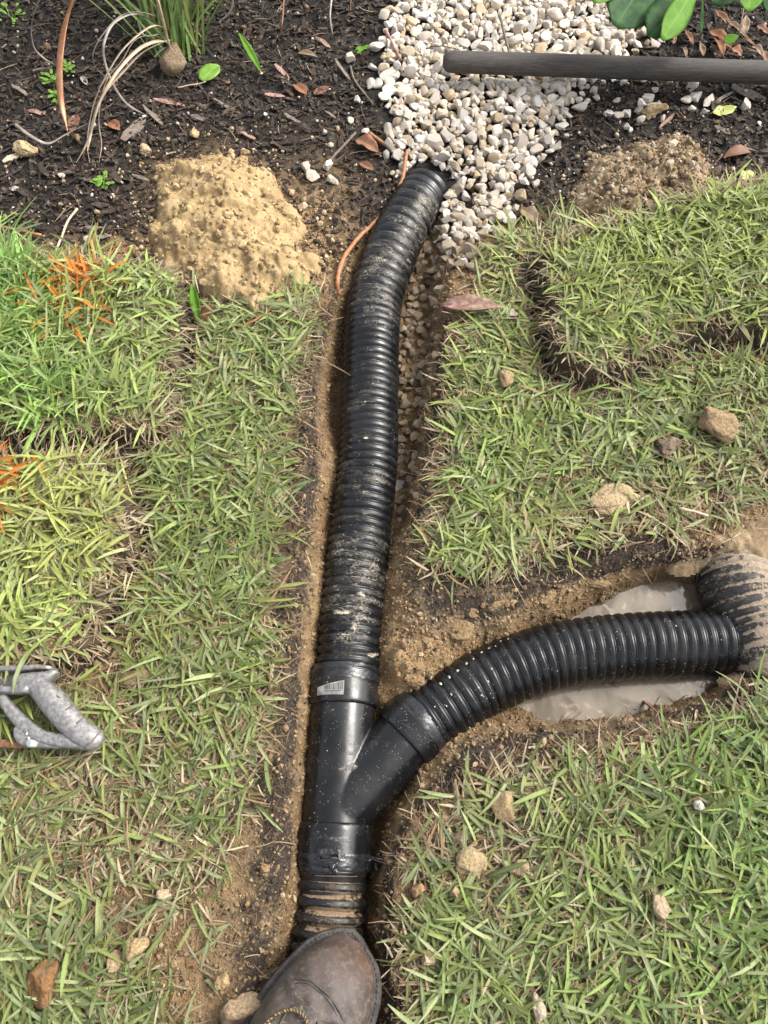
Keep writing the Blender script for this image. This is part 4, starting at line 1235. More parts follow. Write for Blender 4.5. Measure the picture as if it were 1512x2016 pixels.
s1 = np.stack([rr * RNG.uniform(1, 1.25, n2), rr * RNG.uniform(.8, 1, n2), rr * RNG.uniform(.6, .9, n2)], -1)
# stones of the layer beneath, filling the gaps
xb, yb = sample(9000, (.0, .95, .62, 2.75), lambda a, b: (sst(.02, -.03, sdpoly(a, b, GRAVEL)) * .85) * (pipe_d(a, b) > .06))
nb = len(xb); rb = RNG.uniform(.007, .013, nb)
p2 = np.stack([xb, yb, ground_h(xb, yb) + .007], -1); s2 = rb[:, None] * RNG.uniform(.7, 1.2, (nb, 3))
tag(scatter('gravel', [stone_tmpl(I2, 540 + k, 12, .06, (.42, .78)) for k in range(8)], np.vstack([p1, p2]), rot_mats(n2 + nb, .35), np.vstack([s1, s2]),
            np.vstack([pick(PEB_COL, n2, .4) * .95, pick(PEB_COL, nb, .4) * .92]), M_PEBS, True), kind='stuff').data.set_sharp_from_angle(angle=math.radians(30))
# muddy stones on the trench floor right of the pipe
MUDZ = [W(u_, v_, 0) for u_, v_ in ()]
N = 5000
uu = RNG.uniform(770, 880, N); vv = RNG.uniform(470, 1000, N)
pts = np.array([W(a, b, -.07)[:2] for a, b in zip(uu, vv)])
hh, tt, *_ = fields(pts[:, 0], pts[:, 1])
k = (tt > .35) & (pipe_d(pts[:, 0], pts[:, 1]) > .058) & (RNG.random(N) < np.interp(vv, [470, 760, 1000], [1, .6, .05]))
pts, hh = pts[k], hh[k]
rad = RNG.uniform(.0075, .0135, len(pts))
kp = poisson(pts, rad)[:110]
for i in kp:
    c = np.array(random.choice([(.20, .15, .095), (.16, .115, .07), (.24, .185, .12), (.13, .10, .07)])) * random.uniform(.8, 1.2)
    pebble(pts[i, 0], pts[i, 1], hh[i] + rad[i] * .35, rad[i], ('small ' if rad[i] < .0095 else 'large ' if rad[i] > .0118 else '') + 'muddy brown pebble on trench floor right of the ' + ('pipe bend' if PX(pts[i, 0], pts[i, 1], -.07)[1] < 570 else 'pipe just below its bend' if PX(pts[i, 0], pts[i, 1], -.07)[1] < 690 else 'pipe near its middle'), 'muddy pebbles in the trench', c)
# stones lying singly on the mulch
for (u_, v_, r_) in [(1340, 158, .011), (1362, 172, .017), (1370, 192, .016), (1350, 196, .013), (1362, 215, .010), (1392, 202, .015), (1388, 222, .011), (1466, 208, .016), (1275, 196, .014), (1262, 206, .013), (1257, 219, .012),
                     (1288, 212, .017), (1262, 236, .012), (1305, 233, .008), (1170, 180, .012), (1176, 192, .010), (1214, 200, .010), (1228, 162, .009), (1200, 226, .014), (1218, 228, .012), (1234, 226, .012), (1192, 224, .009),
                     (1468, 180, .006), (1495, 242, .007), (1155, 200, .009), (1268, 157, .010), (1290, 176, .009), (1235, 250, .010)]:
    p = GP(u_, v_, .008)
    pebble(p[0], p[1], gh(p[0], p[1]) + .005 + r_ * .4, r_, 'white pebble lying loose on dark mulch below the pole', 'loose pebbles on the mulch below the pole', np.array(random.choice(PEB_COL[:3] + PEB_COL[5:7])) * 1.05)
for (u_, v_, r_) in [(741, 95, .019), (691, 115, .015), (735, 132, .012), (748, 140, .011), (728, 165, .012), (742, 165, .013), (605, 331, .016), (616, 349, .018), (645, 326, .012), (656, 355, .014), (703, 195, .010), (690, 236, .011), (640, 260, .008), (522, 225, .006), (175, 475, .015), (30, 370, .009), (120, 345, .007), (614, 270, .006), (1148, 388, .016), (1222, 415, .008), (1006, 428, .014), (720, 258, .010), (1003, 617, .018)]:
    p = GP(u_, v_, .008)
    pebble(p[0], p[1], gh(p[0], p[1]) + .004 + r_ * .4, r_, 'white pebble strayed from the gravel onto dark soil or turf edge', 'stray white pebbles', np.array(random.choice(PEB_COL[:3])) * 1.08)

# ------------------------------------------------------------------ clods and rocks lying on the grass and the mulch
def clod(u_, v_, wpx, hpx, label, col, z=.0, flat=.55, seed=0, cat='clod', name='clod', cuts=7, noise=.36):
    p = GP(u_, v_, .008)
    s = FPX / ((p[1] * CP) + (CAM_H - .02) * SP)
    t = stone_tmpl(I4, 900 + seed, cuts + 4, 0.0, (.46, .82))
    vv = t[0]
    nn_ = vv / (np.linalg.norm(vv, axis=1)[:, None] + 1e-9)
    vv = vv + nn_ * (noise * .6 * fbm(vv[:, 0] + seed, vv[:, 1] + vv[:, 2] * .7, .5, 4, seed))[:, None] + nn_ * (noise * .35 * fbm(vv[:, 1] + seed, vv[:, 2] + vv[:, 0] * .6, .16, 3, seed + 4))[:, None]
    vv[:, 2] = np.maximum(vv[:, 2], -.7)
    o = np_mesh(name, vv * np.array([wpx / s / 2, hpx / s / 2, min(wpx, hpx) / s / 2 * flat * 1.4]), t[1], M_CLOD)
    zz = gh(p[0], p[1]); half = min(wpx, hpx) / s / 2 * flat
    o.location = (p[0], p[1], zz + half * .75 + z + (.009 if sdpoly(np.array([p[0]]), np.array([p[1]]), TRENCH)[0] > .02 and sdpoly(np.array([p[0]]), np.array([p[1]]), BED)[0] > 0 else 0))
    o.rotation_euler = (0, 0, random.uniform(-.3, .3)); o.color = (*col, 1)
    return tag(o, label, cat)
clod(1406, 843, 94, 84, 'large flat tan clod lying on the right lawn', (.30, .21, .115), .012, .42, 1)
clod(992, 756, 30, 44, 'small brown clod on grass right of the pipe', (.29, .20, .11), .012, .7, 2)
clod(987, 1588, 58, 60, 'smooth yellowish brown stone half sunk in grass below the branch socket', (.30, .215, .115), .004, .6, 3, 'stone', 'stone', 5, .1)
clod(928, 1702, 66, 62, 'flat yellow clay clod pressed into the grass, lower right of the fitting', (.33, .245, .135), .0, .4, 4)
clod(1020, 1706, 40, 28, 'small crumbly tan clod right of the flat yellow clay clod', (.32, .24, .14), .010, .6, 5)
clod(1287, 1783, 44, 58, 'rough angular tan clod in the lower right lawn', (.33, .255, .165), .014, .7, 6)
clod(1367, 1588, 25, 23, 'small white stone in the bright green grass at lower right', (.50, .46, .38), .012, .7, 7, 'stone', 'stone')
clod(1056, 1978, 32, 56, 'pale pitted clod near the bottom edge right of the boot', (.42, .34, .24), .014, .6, 8)
clod(97, 1932, 66, 78, 'rusty orange and brown clod in the grass at lower left', (.22, .115, .045), .012, .6, 9)
clod(478, 1987, 82, 70, 'crumbly tan clod on the trench rim left of the boot', (.36, .26, .16), .008, .7, 10)
clod(272, 1866, 52, 52, 'yellowish angular clod on bare soil at lower left', (.38, .28, .145), .006, .7, 11)
clod(234, 1890, 40, 50, 'pale clod touching the yellowish angular clod at lower left', (.36, .265, .15), .004, .6, 12)
clod(1205, 985, 105, 66, 'flattened smear of pale sandy clay on the right lawn', (.42, .31, .18), .002, .25, 13, 'clay', 'clay_smear', 4, .35)
clod(1312, 886, 52, 40, 'dull brown clod just left of the large flat tan clod', (.17, .125, .085), .006, .5, 14)
clod(1155, 912, 34, 20, 'little grey brown clod in the middle of the right lawn', (.20, .15, .10), .006, .5, 15)
clod(262, 1335, 90, 52, 'low brown mud lump on the bare patch by the saw handle', (.20, .14, .085), -.008, .4, 16)
clod(348, 132, 62, 64, 'rounded brown rock on the mulch below the grass clump', (.20, .145, .09), .006, .7, 17, 'rock', 'rock', 6, .12)
clod(287, 298, 26, 24, 'small tan stone on mulch left of the sandy heap', (.42, .31, .19), .004, .7, 18, 'stone', 'stone')
clod(384, 268, 20, 26, 'tiny tan stone just above the sandy heap', (.38, .28, .15), .004, .7, 19, 'stone', 'stone')
clod(52, 298, 50, 34, 'pale yellow broken rock beside a bark piece at the left edge', (.46, .35, .19), .006, .6, 20, 'rock', 'rock')
clod(1285, 224, 58, 36, 'knobbly ochre stone among loose pebbles above the brown heap', (.38, .275, .15), .006, .7, 21, 'stone', 'stone')
clod(892, 1755, 26, 22, 'tan crumb clod near the grass edge right of the lower pipe', (.33, .23, .13), .006, .7, 22)
clod(822, 1752, 30, 24, 'orange brown clod on the right trench rim above the boot', (.30, .19, .10), .004, .7, 23)
clod(842, 1882, 32, 44, 'pale tan clod in grass directly right of the boot toe', (.38, .29, .19), .006, .6, 24)
clod(905, 1650, 34, 24, 'low pale clod between the yellow stone and the flat clay clod', (.34, .26, .165), .004, .6, 25)
clod(325, 1760, 30, 26, 'little cream clod on the bare patch at lower left', (.42, .33, .21), .005, .6, 26)
clod(1232, 1420, 32, 28, 'small brown clod on the grassy rim below the puddle', (.28, .19, .12), .006, .7, 27)
clod(440, 1930, 30, 34, 'yellow brown clod on the rim just above the crumbly tan clod', (.34, .24, .12), .004, .7, 28)
for k_, (u_, v_, w_, h_) in enumerate([(905, 1235, 60, 46), (985, 1185, 70, 40), (1080, 1165, 60, 34), (850, 1265, 50, 40), (1180, 1140, 60, 30), (820, 1330, 46, 40), (930, 1200, 40, 30)]):
    clod(u_, v_, w_, h_, 'wet brown clay lump on the slope between the two pipes', (.24, .16, .08), -.010, .4, 40 + k_, 'clay', 'clay_lump', 5, .4)['group'] = 'clay lumps between the pipes'
for k_, (u_, v_, w_, h_) in enumerate([(430, 560, 44, 40), (395, 345, 50, 34), (480, 400, 40, 36)]):
    pass

# ------------------------------------------------------------------ the work boot standing on the lower pipe
SOLE_Z = -.012
toe = np.array(W(690, 1843, .02)); back = np.array(W(608, 2016, .07))
fd = (back - toe)[:2]; fd /= np.linalg.norm(fd)             # from toe towards heel
sd_ = np.array([-fd[1], fd[0]])
if sd_[0] < 0: sd_ = -sd_                                     # to the right in the photo
BK = 1.13
boot = thing('work_boot', 'brown leather work boot, toe resting on the muddy lower pipe', 'boot', (toe[0] + fd[0] * .15, toe[1] + fd[1] * .15, SOLE_Z))
def bp(s, x, z):
    s, x, z = s * BK, x * BK, z * (1.08 if z > .03 else 1)
    q = toe[:2] + fd * s + sd_ * x
    return (q[0], q[1], SOLE_Z + z)
S_ = np.array([0, .006, .015, .03, .05, .075, .10, .13, .16, .19, .22, .25, .28, .30, .31])
WR = np.array([.010, .027, .040, .052, .060, .065, .067, .067, .063, .056, .050, .048, .047, .038, .02])   # right half
WL = np.array([.008, .019, .028, .038, .046, .054, .060, .063, .060, .052, .048, .047, .046, .038, .02])
HT = np.array([.012, .026, .040, .054, .063, .070, .078, .092, .108, .125, .14, .15, .15, .14, .10])
ss = np.linspace(0, .31, 70)
wr, wl, ht = [np.interp(ss, S_, q) for q in (WR, WL, HT)]
for _ in range(2):
    wr, wl, ht = [np.convolve(np.r_[q[0], q, q[-1]], [.25, .5, .25], 'valid') for q in (wr, wl, ht)]
nph = 40
ph = np.linspace(0, PI, nph)
V, toeA, dustA = [], [], []
SOLE_T = .030
for i, s in enumerate(ss):
    fat = np.interp(s, [0, .1, .2, .31], [.72, .80, .95, .9])
    for p in ph:
        c, sn = math.cos(p), math.sin(p)
        xx = math.copysign(abs(c) ** .80, c); zz = sn ** fat
        x = (wr[i] if xx > 0 else wl[i]) * xx * (1 + .05 * sn * (1 - sn) * 4)
        z = SOLE_T + ht[i] * zz
        cr = (.0024 * math.sin((s - .06) * 300 + x * 45 + 1.5 * math.sin(x * 70)) * math.exp(-((s - .085) / .022) ** 2) + .0012 * math.sin(s * 170 - x * 190) * math.exp(-((s - .07) / .03) ** 2)) * sn
        V.append(bp(s, x, z + cr))
        toeA.append(math.exp(-((s - .018) / .03) ** 2 - ((x - .022) / .035) ** 2)); dustA.append(min(1, .25 + s * 3.5))
F = grid_faces(nph, len(ss))
adopt(np_mesh('upper', np.array(V), F[:, ::-1] if sd_[0] > 0 else F, M_BOOT, None, True, {'toe': np.array(toeA), 'dust': np.array(dustA)}), boot)
# ankle shaft rising out of the picture
sh = []
for k, (s, z, rx, ry) in enumerate([(.235, .12, .046, .070), (.24, .16, .044, .062), (.245, .20, .047, .060), (.25, .25, .052, .062), (.25, .26, .054, .064), (.25, .258, .048, .058), (.245, .20, .042, .054)]):
    for a in np.linspace(0, 2 * PI, 32, endpoint=False):
        sh.append(bp(s + ry * math.cos(a), rx * math.sin(a), z + .03 * math.cos(a) * (1 if k == 0 else .2)))
i, j = np.meshgrid(np.arange(32), np.arange(6)); i2 = (i + 1) % 32
adopt(np_mesh('shaft', np.array(sh), np.stack([j * 32 + i, j * 32 + i2, (j + 1) * 32 + i2, (j + 1) * 32 + i], -1).reshape(-1, 4), M_BOOT, None, True,
      {'toe': np.zeros(len(sh)), 'dust': np.ones(len(sh)) * .6}), boot)
# welt and sole: outline a little wider than the upper
def outline(off):
    so = np.linspace(-off, .31 + off * .6, 60)
    r = np.interp(np.clip(so, 0, .31), ss, wr); l = np.interp(np.clip(so, 0, .31), ss, wl)
    endt = np.clip((so + off) / (.012), 0, 1) ** .5
    r = (r + off) * endt; l = (l + off) * endt
    return np.r_[np.stack([so, r], -1), np.stack([so, -l], -1)[::-1]]
def prism(name, o0, o1, z0, z1, mat, rid=0):
    n = len(o0); zs = np.linspace(z0, z1, 5); V, F = [], []
    for k, z in enumerate(zs):
        f = k / 4; o = o0 * (1 - f) + o1 * f
        g = (.0012 if k in (1, 3) else -.0008 if k == 2 else 0)
        V += [bp(a, b + math.copysign(g, b), z) for a, b in o]
    for k in range(4):
        for a in range(n): F.append((k * n + a, k * n + (a + 1) % n, (k + 1) * n + (a + 1) % n, (k + 1) * n + a))
    h = n // 2
    for a in range(h - 1):
        F.append((4 * n + a, 4 * n + a + 1, 4 * n + n - 2 - a, 4 * n + n - 1 - a)); F.append((a + 1, a, n - 1 - a, n - 2 - a))
    return adopt(np_mesh(name, np.array(V), np.array(F), mat, None, False), boot)
prism('sole', outline(.006), outline(.0095), 0, .022, M_SOLE)
prism('welt', outline(.0098), outline(.0090), .0225, .0315, M_SOLE)
# welt stitches
vt = []
ol = outline(.0045)
Q, s = resample(np.c_[ol, np.zeros(len(ol))], step=.0062)
for k in range(len(Q) - 1):
    a, b = Q[k], Q[k] + (Q[k + 1] - Q[k]) * .6
    vt.append(sweep([bp(a[0], a[1], .0318), bp(*(((a + b) / 2)[:2]), .0325), bp(b[0], b[1], .0318)], .0007, 5))
v_, f_ = join(vt); st_ = adopt(np_mesh('stitching', v_, f_, M_SOLE), boot)
def top_z(s, x):
    i = min(len(ss) - 1, max(0, int(s / .31 * 69))); w = wr[i] if x > 0 else wl[i]
    c = min(.98, abs(x) / w) ** (1 / .8); fat = np.interp(s, [0, .1, .2, .31], [.72, .80, .95, .9])
    return SOLE_T + ht[i] * (1 - c * c) ** (.5 * fat)
# vamp panel seams, eyestay, tongue
DS, DX = -.036, -.012
def surf_line(pts, r, lift=.0013, n=40, nm='seam', mat=M_SOLE, flat=None):
    P, _ = resample(catmull(np.array([(a + DS, b + DX * math.exp(-(b / .03) ** 2), 0) for a, b in pts], float), 8), n=n)
    P = [bp(a, b, top_z(a, b) + lift) for a, b, _ in P]
    return adopt(tube_obj(nm, P, r, mat, None, 8, flat), boot)
surf_line([(.150, -.060), (.120, -.050), (.098, -.026), (.094, .0), (.100, .024), (.122, .048), (.150, .057)], .0016)
surf_line([(.150, -.056), (.122, -.046), (.101, -.024), (.097, .0), (.103, .022), (.124, .044), (.150, .053)], .0007)
surf_line([(.22, -.026), (.16, -.024), (.128, -.020), (.118, 0), (.128, .020), (.16, .023), (.22, .025)], .0017)
tg = []
for s in np.linspace(.118 + DS, .25, 18):
    for x in np.linspace(-.018 + DX, .018 + DX, 9):
        tg.append(bp(s, x, top_z(s, x) + .0035 + .002 * math.cos(x * 90)))
adopt(np_mesh('tongue', np.array(tg), grid_faces(9, 18), M_BOOT, None, True, {'toe': np.zeros(len(tg)), 'dust': np.ones(len(tg))}), boot)
# two-tone round laces: a gold cord wound with black
def lace(pts):
    P, s = resample(catmull(np.array(pts, float) + np.array([DS, DX, 0]), 14), step=.0012)
    W3 = np.array([bp(a, b, top_z(a, b) + c) for a, b, c in P])
    lc = adopt(tube_obj('lace', W3, .0022, M_LACE, None, 8), boot)
    T, N, B = frames(W3)
    a = s / .0075 * 2 * PI
    for off in (0, PI):
        hx = W3 + .0016 * (np.cos(a + off)[:, None] * N + np.sin(a + off)[:, None] * B)
        h = tube_obj('lace_braid', hx, .0012, M_LACEB, None, 6); h.data.transform(Matrix.Translation(-Vector(boot.location))); h.parent = lc
lace([(.165, -.034, .004), (.145, -.030, .010), (.128, -.016, .012), (.124, .0, .012), (.132, .012, .011), (.150, .016, .009), (.175, .014, .007)])
lace([(.155, .030, .003), (.158, .010, .010), (.160, -.012, .011), (.156, -.030, .003)])
lace([(.180, .030, .003), (.176, .0, .009), (.182, -.030, .003)])
lace([(.205, .030, .003), (.200, .0, .009), (.206, -.030, .003)])
for s in (.156 + DS, .181 + DS, .206 + DS):
    for x in (-.030 + DX, .030 + DX):
        a = np.linspace(0, 2 * PI, 17)
        adopt(tube_obj('eyelet', [bp(s + .0042 * math.cos(q), x + .0042 * math.sin(q), top_z(s, x) + .0015) for q in a], .0013, M_STEEL, None, 6), boot)

# ------------------------------------------------------------------ the hacksaw lying on the left lawn
saw = thing('hacksaw', 'worn silver metal hacksaw lying on the grass at the left edge', 'saw', W(60, 1400, .03))
SZ = .052
def sp(u, v, z=SZ): return np.array(W(u, v, z))
def loft(name, pts, mat=M_ALU, seg=20, pw=.75, parent=saw):
    """pts: (u, v, z, half width across, half height)"""
    A = np.array([[*sp(p[0], p[1], p[2]), p[3], p[4]] for p in pts], float)
    A, _ = resample(catmull(A, 10), n=max(12, len(pts) * 8))
    P = A[:, :3]; T, N, B = frames(P)
    up = np.array([0, 0, 1.0]); Bv = np.cross(up, T); Bv /= np.linalg.norm(Bv, axis=1)[:, None]; Nv = np.cross(T, Bv)
    a = np.linspace(0, 2 * PI, seg, endpoint=False); ca, sa = np.cos(a), np.sin(a)
    ca = np.sign(ca) * np.abs(ca) ** pw; sa = np.sign(sa) * np.abs(sa) ** pw
    V = P[:, None] + A[:, 3, None, None] * ca[None, :, None] * Bv[:, None] + A[:, 4, None, None] * sa[None, :, None] * Nv[:, None]
    n = len(P); V = np.vstack([V.reshape(-1, 3), P[0] - T[0] * A[0, 3] * .3, P[-1] + T[-1] * A[-1, 3] * .3])
    i, j = np.meshgrid(np.arange(seg), np.arange(n - 1)); i2 = (i + 1) % seg
    F = split_tri(np.stack([j * seg + i, j * seg + i2, (j + 1) * seg + i2, (j + 1) * seg + i], -1).reshape(-1, 4))
    k = np.arange(seg); k2 = (k + 1) % seg; c0, c1 = n * seg, n * seg + 1
    F = np.vstack([F, np.stack([k2, k, np.full(seg, c0)], -1), np.stack([(n - 1) * seg + k, (n - 1) * seg + k2, np.full(seg, c1)], -1)])
    o = np_mesh(name, V, F[:, ::-1], mat)
    return adopt(o, saw) if parent else o
# frame: a channel bar, its rails, web and flared rear lip
loft('frame_web', [(-420, 1330, .032, .019, .006), (-150, 1335, .032, .019, .006), (20, 1338, .032, .019, .007), (70, 1340, .034, .019, .008)], pw=.5)
loft('frame_rail', [(-420, 1312, .052, .0045, .012), (-100, 1316, .052, .0045, .012), (20, 1318, .053, .0045, .012), (52, 1317, .054, .0050, .013), (80, 1315, .054, .0040, .013), (104, 1317, .055, .0035, .011)], pw=.5)
loft('frame_rail', [(-420, 1354, .052, .006, .012), (-100, 1356, .052, .006, .012), (10, 1359, .053, .006, .012), (40, 1358, .054, .008, .013), (62, 1352, .056, .011, .014)], pw=.55)
loft('rear_lip', [(30, 1346, .056, .014, .013), (60, 1343, .057, .015, .014), (88, 1336, .058, .011, .013), (106, 1327, .058, .007, .012), (112, 1321, .058, .005, .010)], pw=.7)
loft('grip', [(60, 1346, .054, .012, .012), (82, 1358, .056, .018, .016), (100, 1376, .057, .0205, .018), (122, 1402, .057, .0215, .019), (145, 1428, .057, .0200, .018), (163, 1444, .057, .0195, .017),
              (180, 1454, .056, .0190, .0165), (192, 1462, .054, .0150, .014), (197, 1466, .053, .010, .010)], pw=.9)
g3 = [(115, 1385), (137, 1404), (158, 1432)]
for (a, b) in (((112, 1369), (118, 1374)), ((126, 1401), (142, 1389)), ((151, 1424), (163, 1414))):
    pa, pb = sp(*a, .0735), sp(*b, .0715)
    adopt(tube_obj('grip_line', [pa, (pa + pb) / 2 + np.array([0, 0, .002]), pb], .0011, M_BARK, None, 6), saw)
loft('grip_seam', [(178, 1468, .058, .0015, .012), (186, 1460, .062, .0015, .012), (196, 1448, .058, .0015, .012)], M_BARK, 8)
loft('knuckle_guard', [(2, 1352, .045, .007, .008), (8, 1376, .046, .008, .008), (22, 1398, .047, .009, .009), (42, 1420, .048, .0105, .010), (66, 1440, .049, .0105, .011), (92, 1453, .050, .0100, .012),
                       (120, 1458, .051, .0110, .012), (150, 1458, .052, .0130, .013), (172, 1458, .053, .0150, .014)], pw=.6)
loft('blade_mount', [(36, 1433, .046, .006, .009), (44, 1443, .047, .013, .010), (58, 1453, .047, .015, .010), (84, 1462, .048, .009, .010), (120, 1467, .048, .006, .010)], pw=.6)
loft('saw_blade', [(-430, 1458, .030, .0065, .0010), (-100, 1462, .034, .0065, .0010), (56, 1465, .046, .0065, .0010)], M_RUST, 8, .5)
loft('blade_pin', [(50, 1443, .052, .0035, .0035), (55, 1445, .058, .0035, .0035)], M_STEEL, 10)
loft('wing_nut', [(52, 1460, .055, .004, .003), (60, 1463, .060, .0065, .004), (72, 1466, .056, .005, .003)], M_STEEL, 10)
loft('wing_nut', [(54, 1458, .053, .002, .002), (57, 1452, .060, .0028, .003)], M_STEEL, 10)
# front post of the frame, outside the picture
loft('front_post', [(-415, 1330, .048, .010, .010), (-425, 1390, .045, .008, .009), (-428, 1455, .034, .006, .008)], pw=.6)

# ------------------------------------------------------------------ the dark pole on the gravel
pa, pb = np.array(W(872, 121, .040)), np.array(W(1512, 143, .040))
dirp = (pb - pa) / np.linalg.norm(pb - pa)
tt = np.array([0, .004, .012, .022, .035, .06, .12, .3, .6, 1.0, 1.5]); rr = np.array([.012, .0185, .0225, .0238, .0240, .0238, .0238, .0245, .0250, .0255, .0258])
P_, _ = resample(np.c_[pa + dirp * tt[:, None], rr], n=160)
P_[:12, 3] = np.interp(np.linalg.norm(P_[:12, :3] - pa, axis=1), tt, rr)
V, F = sweep(P_[:, :3], P_[:, 3] * (1 + .03 * fbm(P_[:, 0], P_[:, 0] * 0, .08, 2, 5)), 32)
c0 = (pa + pb) / 2
po = np_mesh('pole', V - np.array([c0[0], c0[1], 0]), split_tri(F)[:, ::-1], M_POLE); po.location = (c0[0], c0[1], 0)
tag(po, 'long dark weathered pole lying across the white gravel under the shrub', 'pole')

# ------------------------------------------------------------------ leaves and straps
def leaf_mesh(base, tip, width, nrm=(0, 0, 1), fold=.15, curl=0.0, shape='ovate', twist=0.0, wav=0.0, n=12, m=7, thick=.0004):
    base, tip = np.array(base, float), np.array(tip, float)
    ax = tip - base; L = np.linalg.norm(ax); ax /= L
    nr = np.array(nrm, float); nr -= (nr @ ax) * ax; nr /= np.linalg.norm(nr); sd = np.cross(ax, nr)
    t = np.linspace(0, 1, n)
    prof = {'ovate': [.06, .62, .92, 1.0, .96, .80, .5, .0], 'obovate': [.10, .36, .62, .84, .98, 1.0, .80, .12], 'round': [.25, .78, .98, 1.0, 1.0, .94, .70, .12], 'lance': [.12, .6, .9, 1.0, .9, .68, .36, .0]}[shape]
    w = np.interp(t, np.linspace(0, 1, 8), prof); w = np.convolve(np.r_[w[0], w, w[-1]], [.2, .6, .2], 'valid') * width / 2
    V, ac = [], []
    for i in range(n):
        tw = twist * t[i]; s2 = sd * math.cos(tw) + nr * math.sin(tw); n2 = nr * math.cos(tw) - sd * math.sin(tw)
        for j in range(m):
            a = -1 + 2 * j / (m - 1)
            V.append(base + ax * L * t[i] + s2 * a * w[i] + n2 * (fold * w[i] * abs(a) ** 1.3 - curl * L * (t[i] - .5) ** 2 * 1.0 + curl * L * .25 + wav * w[i] * math.sin(t[i] * 11 + a * 2) * abs(a)))
            ac.append(a)
    V = np.array(V); F = grid_faces(m, n)
    k = len(V); V2 = np.vstack([V, V - nr * thick])
    loop = list(range(m)) + [j * m + m - 1 for j in range(1, n)] + [(n - 1) * m + i for i in range(m - 2, -1, -1)] + [j * m for j in range(n - 2, 0, -1)]
    e = [(b, a, a + k, b + k) for a, b in zip(loop, loop[1:] + loop[:1])]
    return V2, np.vstack([F, F[:, ::-1] + k, np.array(e)]), np.array(ac + ac)
def leaf(name, base, tip, width, mat, label=None, cat=None, parent=None, **kw):
    V, F, ac = leaf_mesh(base, tip, width, **kw)
    if parent:
        return adopt(np_mesh(name, V, F, mat, None, True, {'across': ac}), parent)
    c = V.mean(0); o = np_mesh(name, V - c, F, mat, None, True, {'across': ac}); o.location = c
    return tag(o, label, cat)
def gleaf(u0, v0, u1, v1, wpx, mat, label, cat='leaf', z0=.006, z1=.008, name='fallen_leaf', group=None, **kw):
    """a leaf lying on the ground from px to px"""
    a, b = GP(u0, v0, z0), GP(u1, v1, z1)
    s = FPX / (a[1] * CP + CAM_H * SP)
    o = leaf(name, a, b, wpx / s, mat, label, cat, **kw)
    if group: o['group'] = group
    return o
gleaf(396, 158, 430, 128, 40, L_ROUND, 'round bright green leaf lying on the mulch beside the sandy heap', shape='round', fold=.12, curl=.1, z0=.012, z1=.016)
gleaf(470, 65, 517, 147, 15, L_LIME, 'long slender green leaf standing out of the mulch', shape='lance', fold=.5, z0=.07, z1=.006)
gleaf(1403, 222, 1450, 210, 28, L_YEL, 'pale yellow green leaf on dark mulch below the pole', shape='ovate', fold=.2, curl=-.3, z0=.010, z1=.014, wav=.15)
gleaf(213, 240, 236, 256, 24, L_ORANGE, 'small orange brown leaf on the mulch near the dry straps', shape='ovate', fold=.25, curl=.3)
gleaf(580, 165, 604, 186, 20, L_ORANGE, 'reddish tan leaf on the mulch left of the gravel', shape='ovate', fold=.3)
gleaf(617, 185, 648, 170, 20, L_BROWN, 'red brown leaf beside the reddish tan one on the mulch', shape='ovate', fold=.3, curl=-.2)
gleaf(585, 105, 625, 112, 16, L_TAN, 'curled tan leaf on the mulch right of the slender green leaf', shape='lance', fold=.4, curl=.3)
gleaf(700, 275, 745, 300, 34, L_BROWN, 'dark brown curled leaf beside the orange root at the gravel edge', shape='ovate', fold=.5, curl=.3, wav=.2)
gleaf(708, 320, 735, 335, 18, L_BROWN, 'small maroon leaf between the orange root and the dark curled leaf', shape='ovate', fold=.4)
gleaf(696, 104, 730, 90, 16, L_LIME, 'small yellow green leaf at the left edge of the gravel', shape='ovate', fold=.3, wav=.3)
gleaf(1198, 392, 1240, 420, 22, L_BROWN, 'curled red brown leaf at the foot of the brown heap', shape='lance', fold=.6, curl=.4)
gleaf(1205, 440, 1245, 412, 14, L_ORANGE, 'narrow orange brown leaf lying at the right turf edge under the brown heap', shape='lance', fold=.6)
gleaf(1424, 310, 1478, 300, 26, L_BROWN, 'dull brown folded leaf right of the brown heap', shape='ovate', fold=.5, curl=.5)
gleaf(1456, 352, 1484, 340, 24, L_YEL, 'pale green leaf scrap at the right turf edge', shape='ovate', fold=.4, wav=.3)
gleaf(1025, 412, 1062, 440, 34, L_TAN, 'torn tan leaf lying at the foot of the gravel', shape='ovate', fold=.3, curl=.3, wav=.2)
gleaf(1020, 462, 1065, 448, 16, L_TAN, 'narrow tan leaf on soil beneath the gravel foot', shape='lance', fold=.5)
gleaf(870, 600, 988, 604, 40, L_REDLEAF if 'L_REDLEAF' in globals() else M_REDBARK, 'dry mottled reddish bract lying at the trench edge', 'bract', .034, .040, 'dry_bract', shape='lance', fold=.35, curl=.10, thick=.002)
gleaf(378, 560, 392, 640, 20, L_LIME, 'upright yellow green folded leaf at the tip of the sandy heap', shape='lance', fold=.7, z0=.05, z1=.012)
gleaf(395, 632, 420, 602, 26, L_BROWN, 'olive brown round leaf under the folded yellow green leaf', shape='round', fold=.3, z0=.012, z1=.03)
gleaf(1182, 785, 1200, 800, 22, M_BARK, 'small dark bark scrap in the middle of the right lawn', 'bark', .014, .018, 'bark_scrap', shape='round', fold=.2, thick=.002)
gleaf(1262, 1372, 1292, 1400, 9, M_REDBARK, 'thin red brown bark sliver at the puddle edge', 'bark', .02, .02, 'bark_sliver', shape='lance', fold=.2, thick=.003)
gleaf(845, 1823, 880, 1836, 18, L_BROWN, 'dark maroon leaf in the grass right of the lower pipe', shape='ovate', fold=.3, z0=.016, z1=.018)
gleaf(160, 150, 172, 168, 12, L_GREY, 'small grey white paper-like leaf scrap on the mulch', shape='ovate', fold=.5)
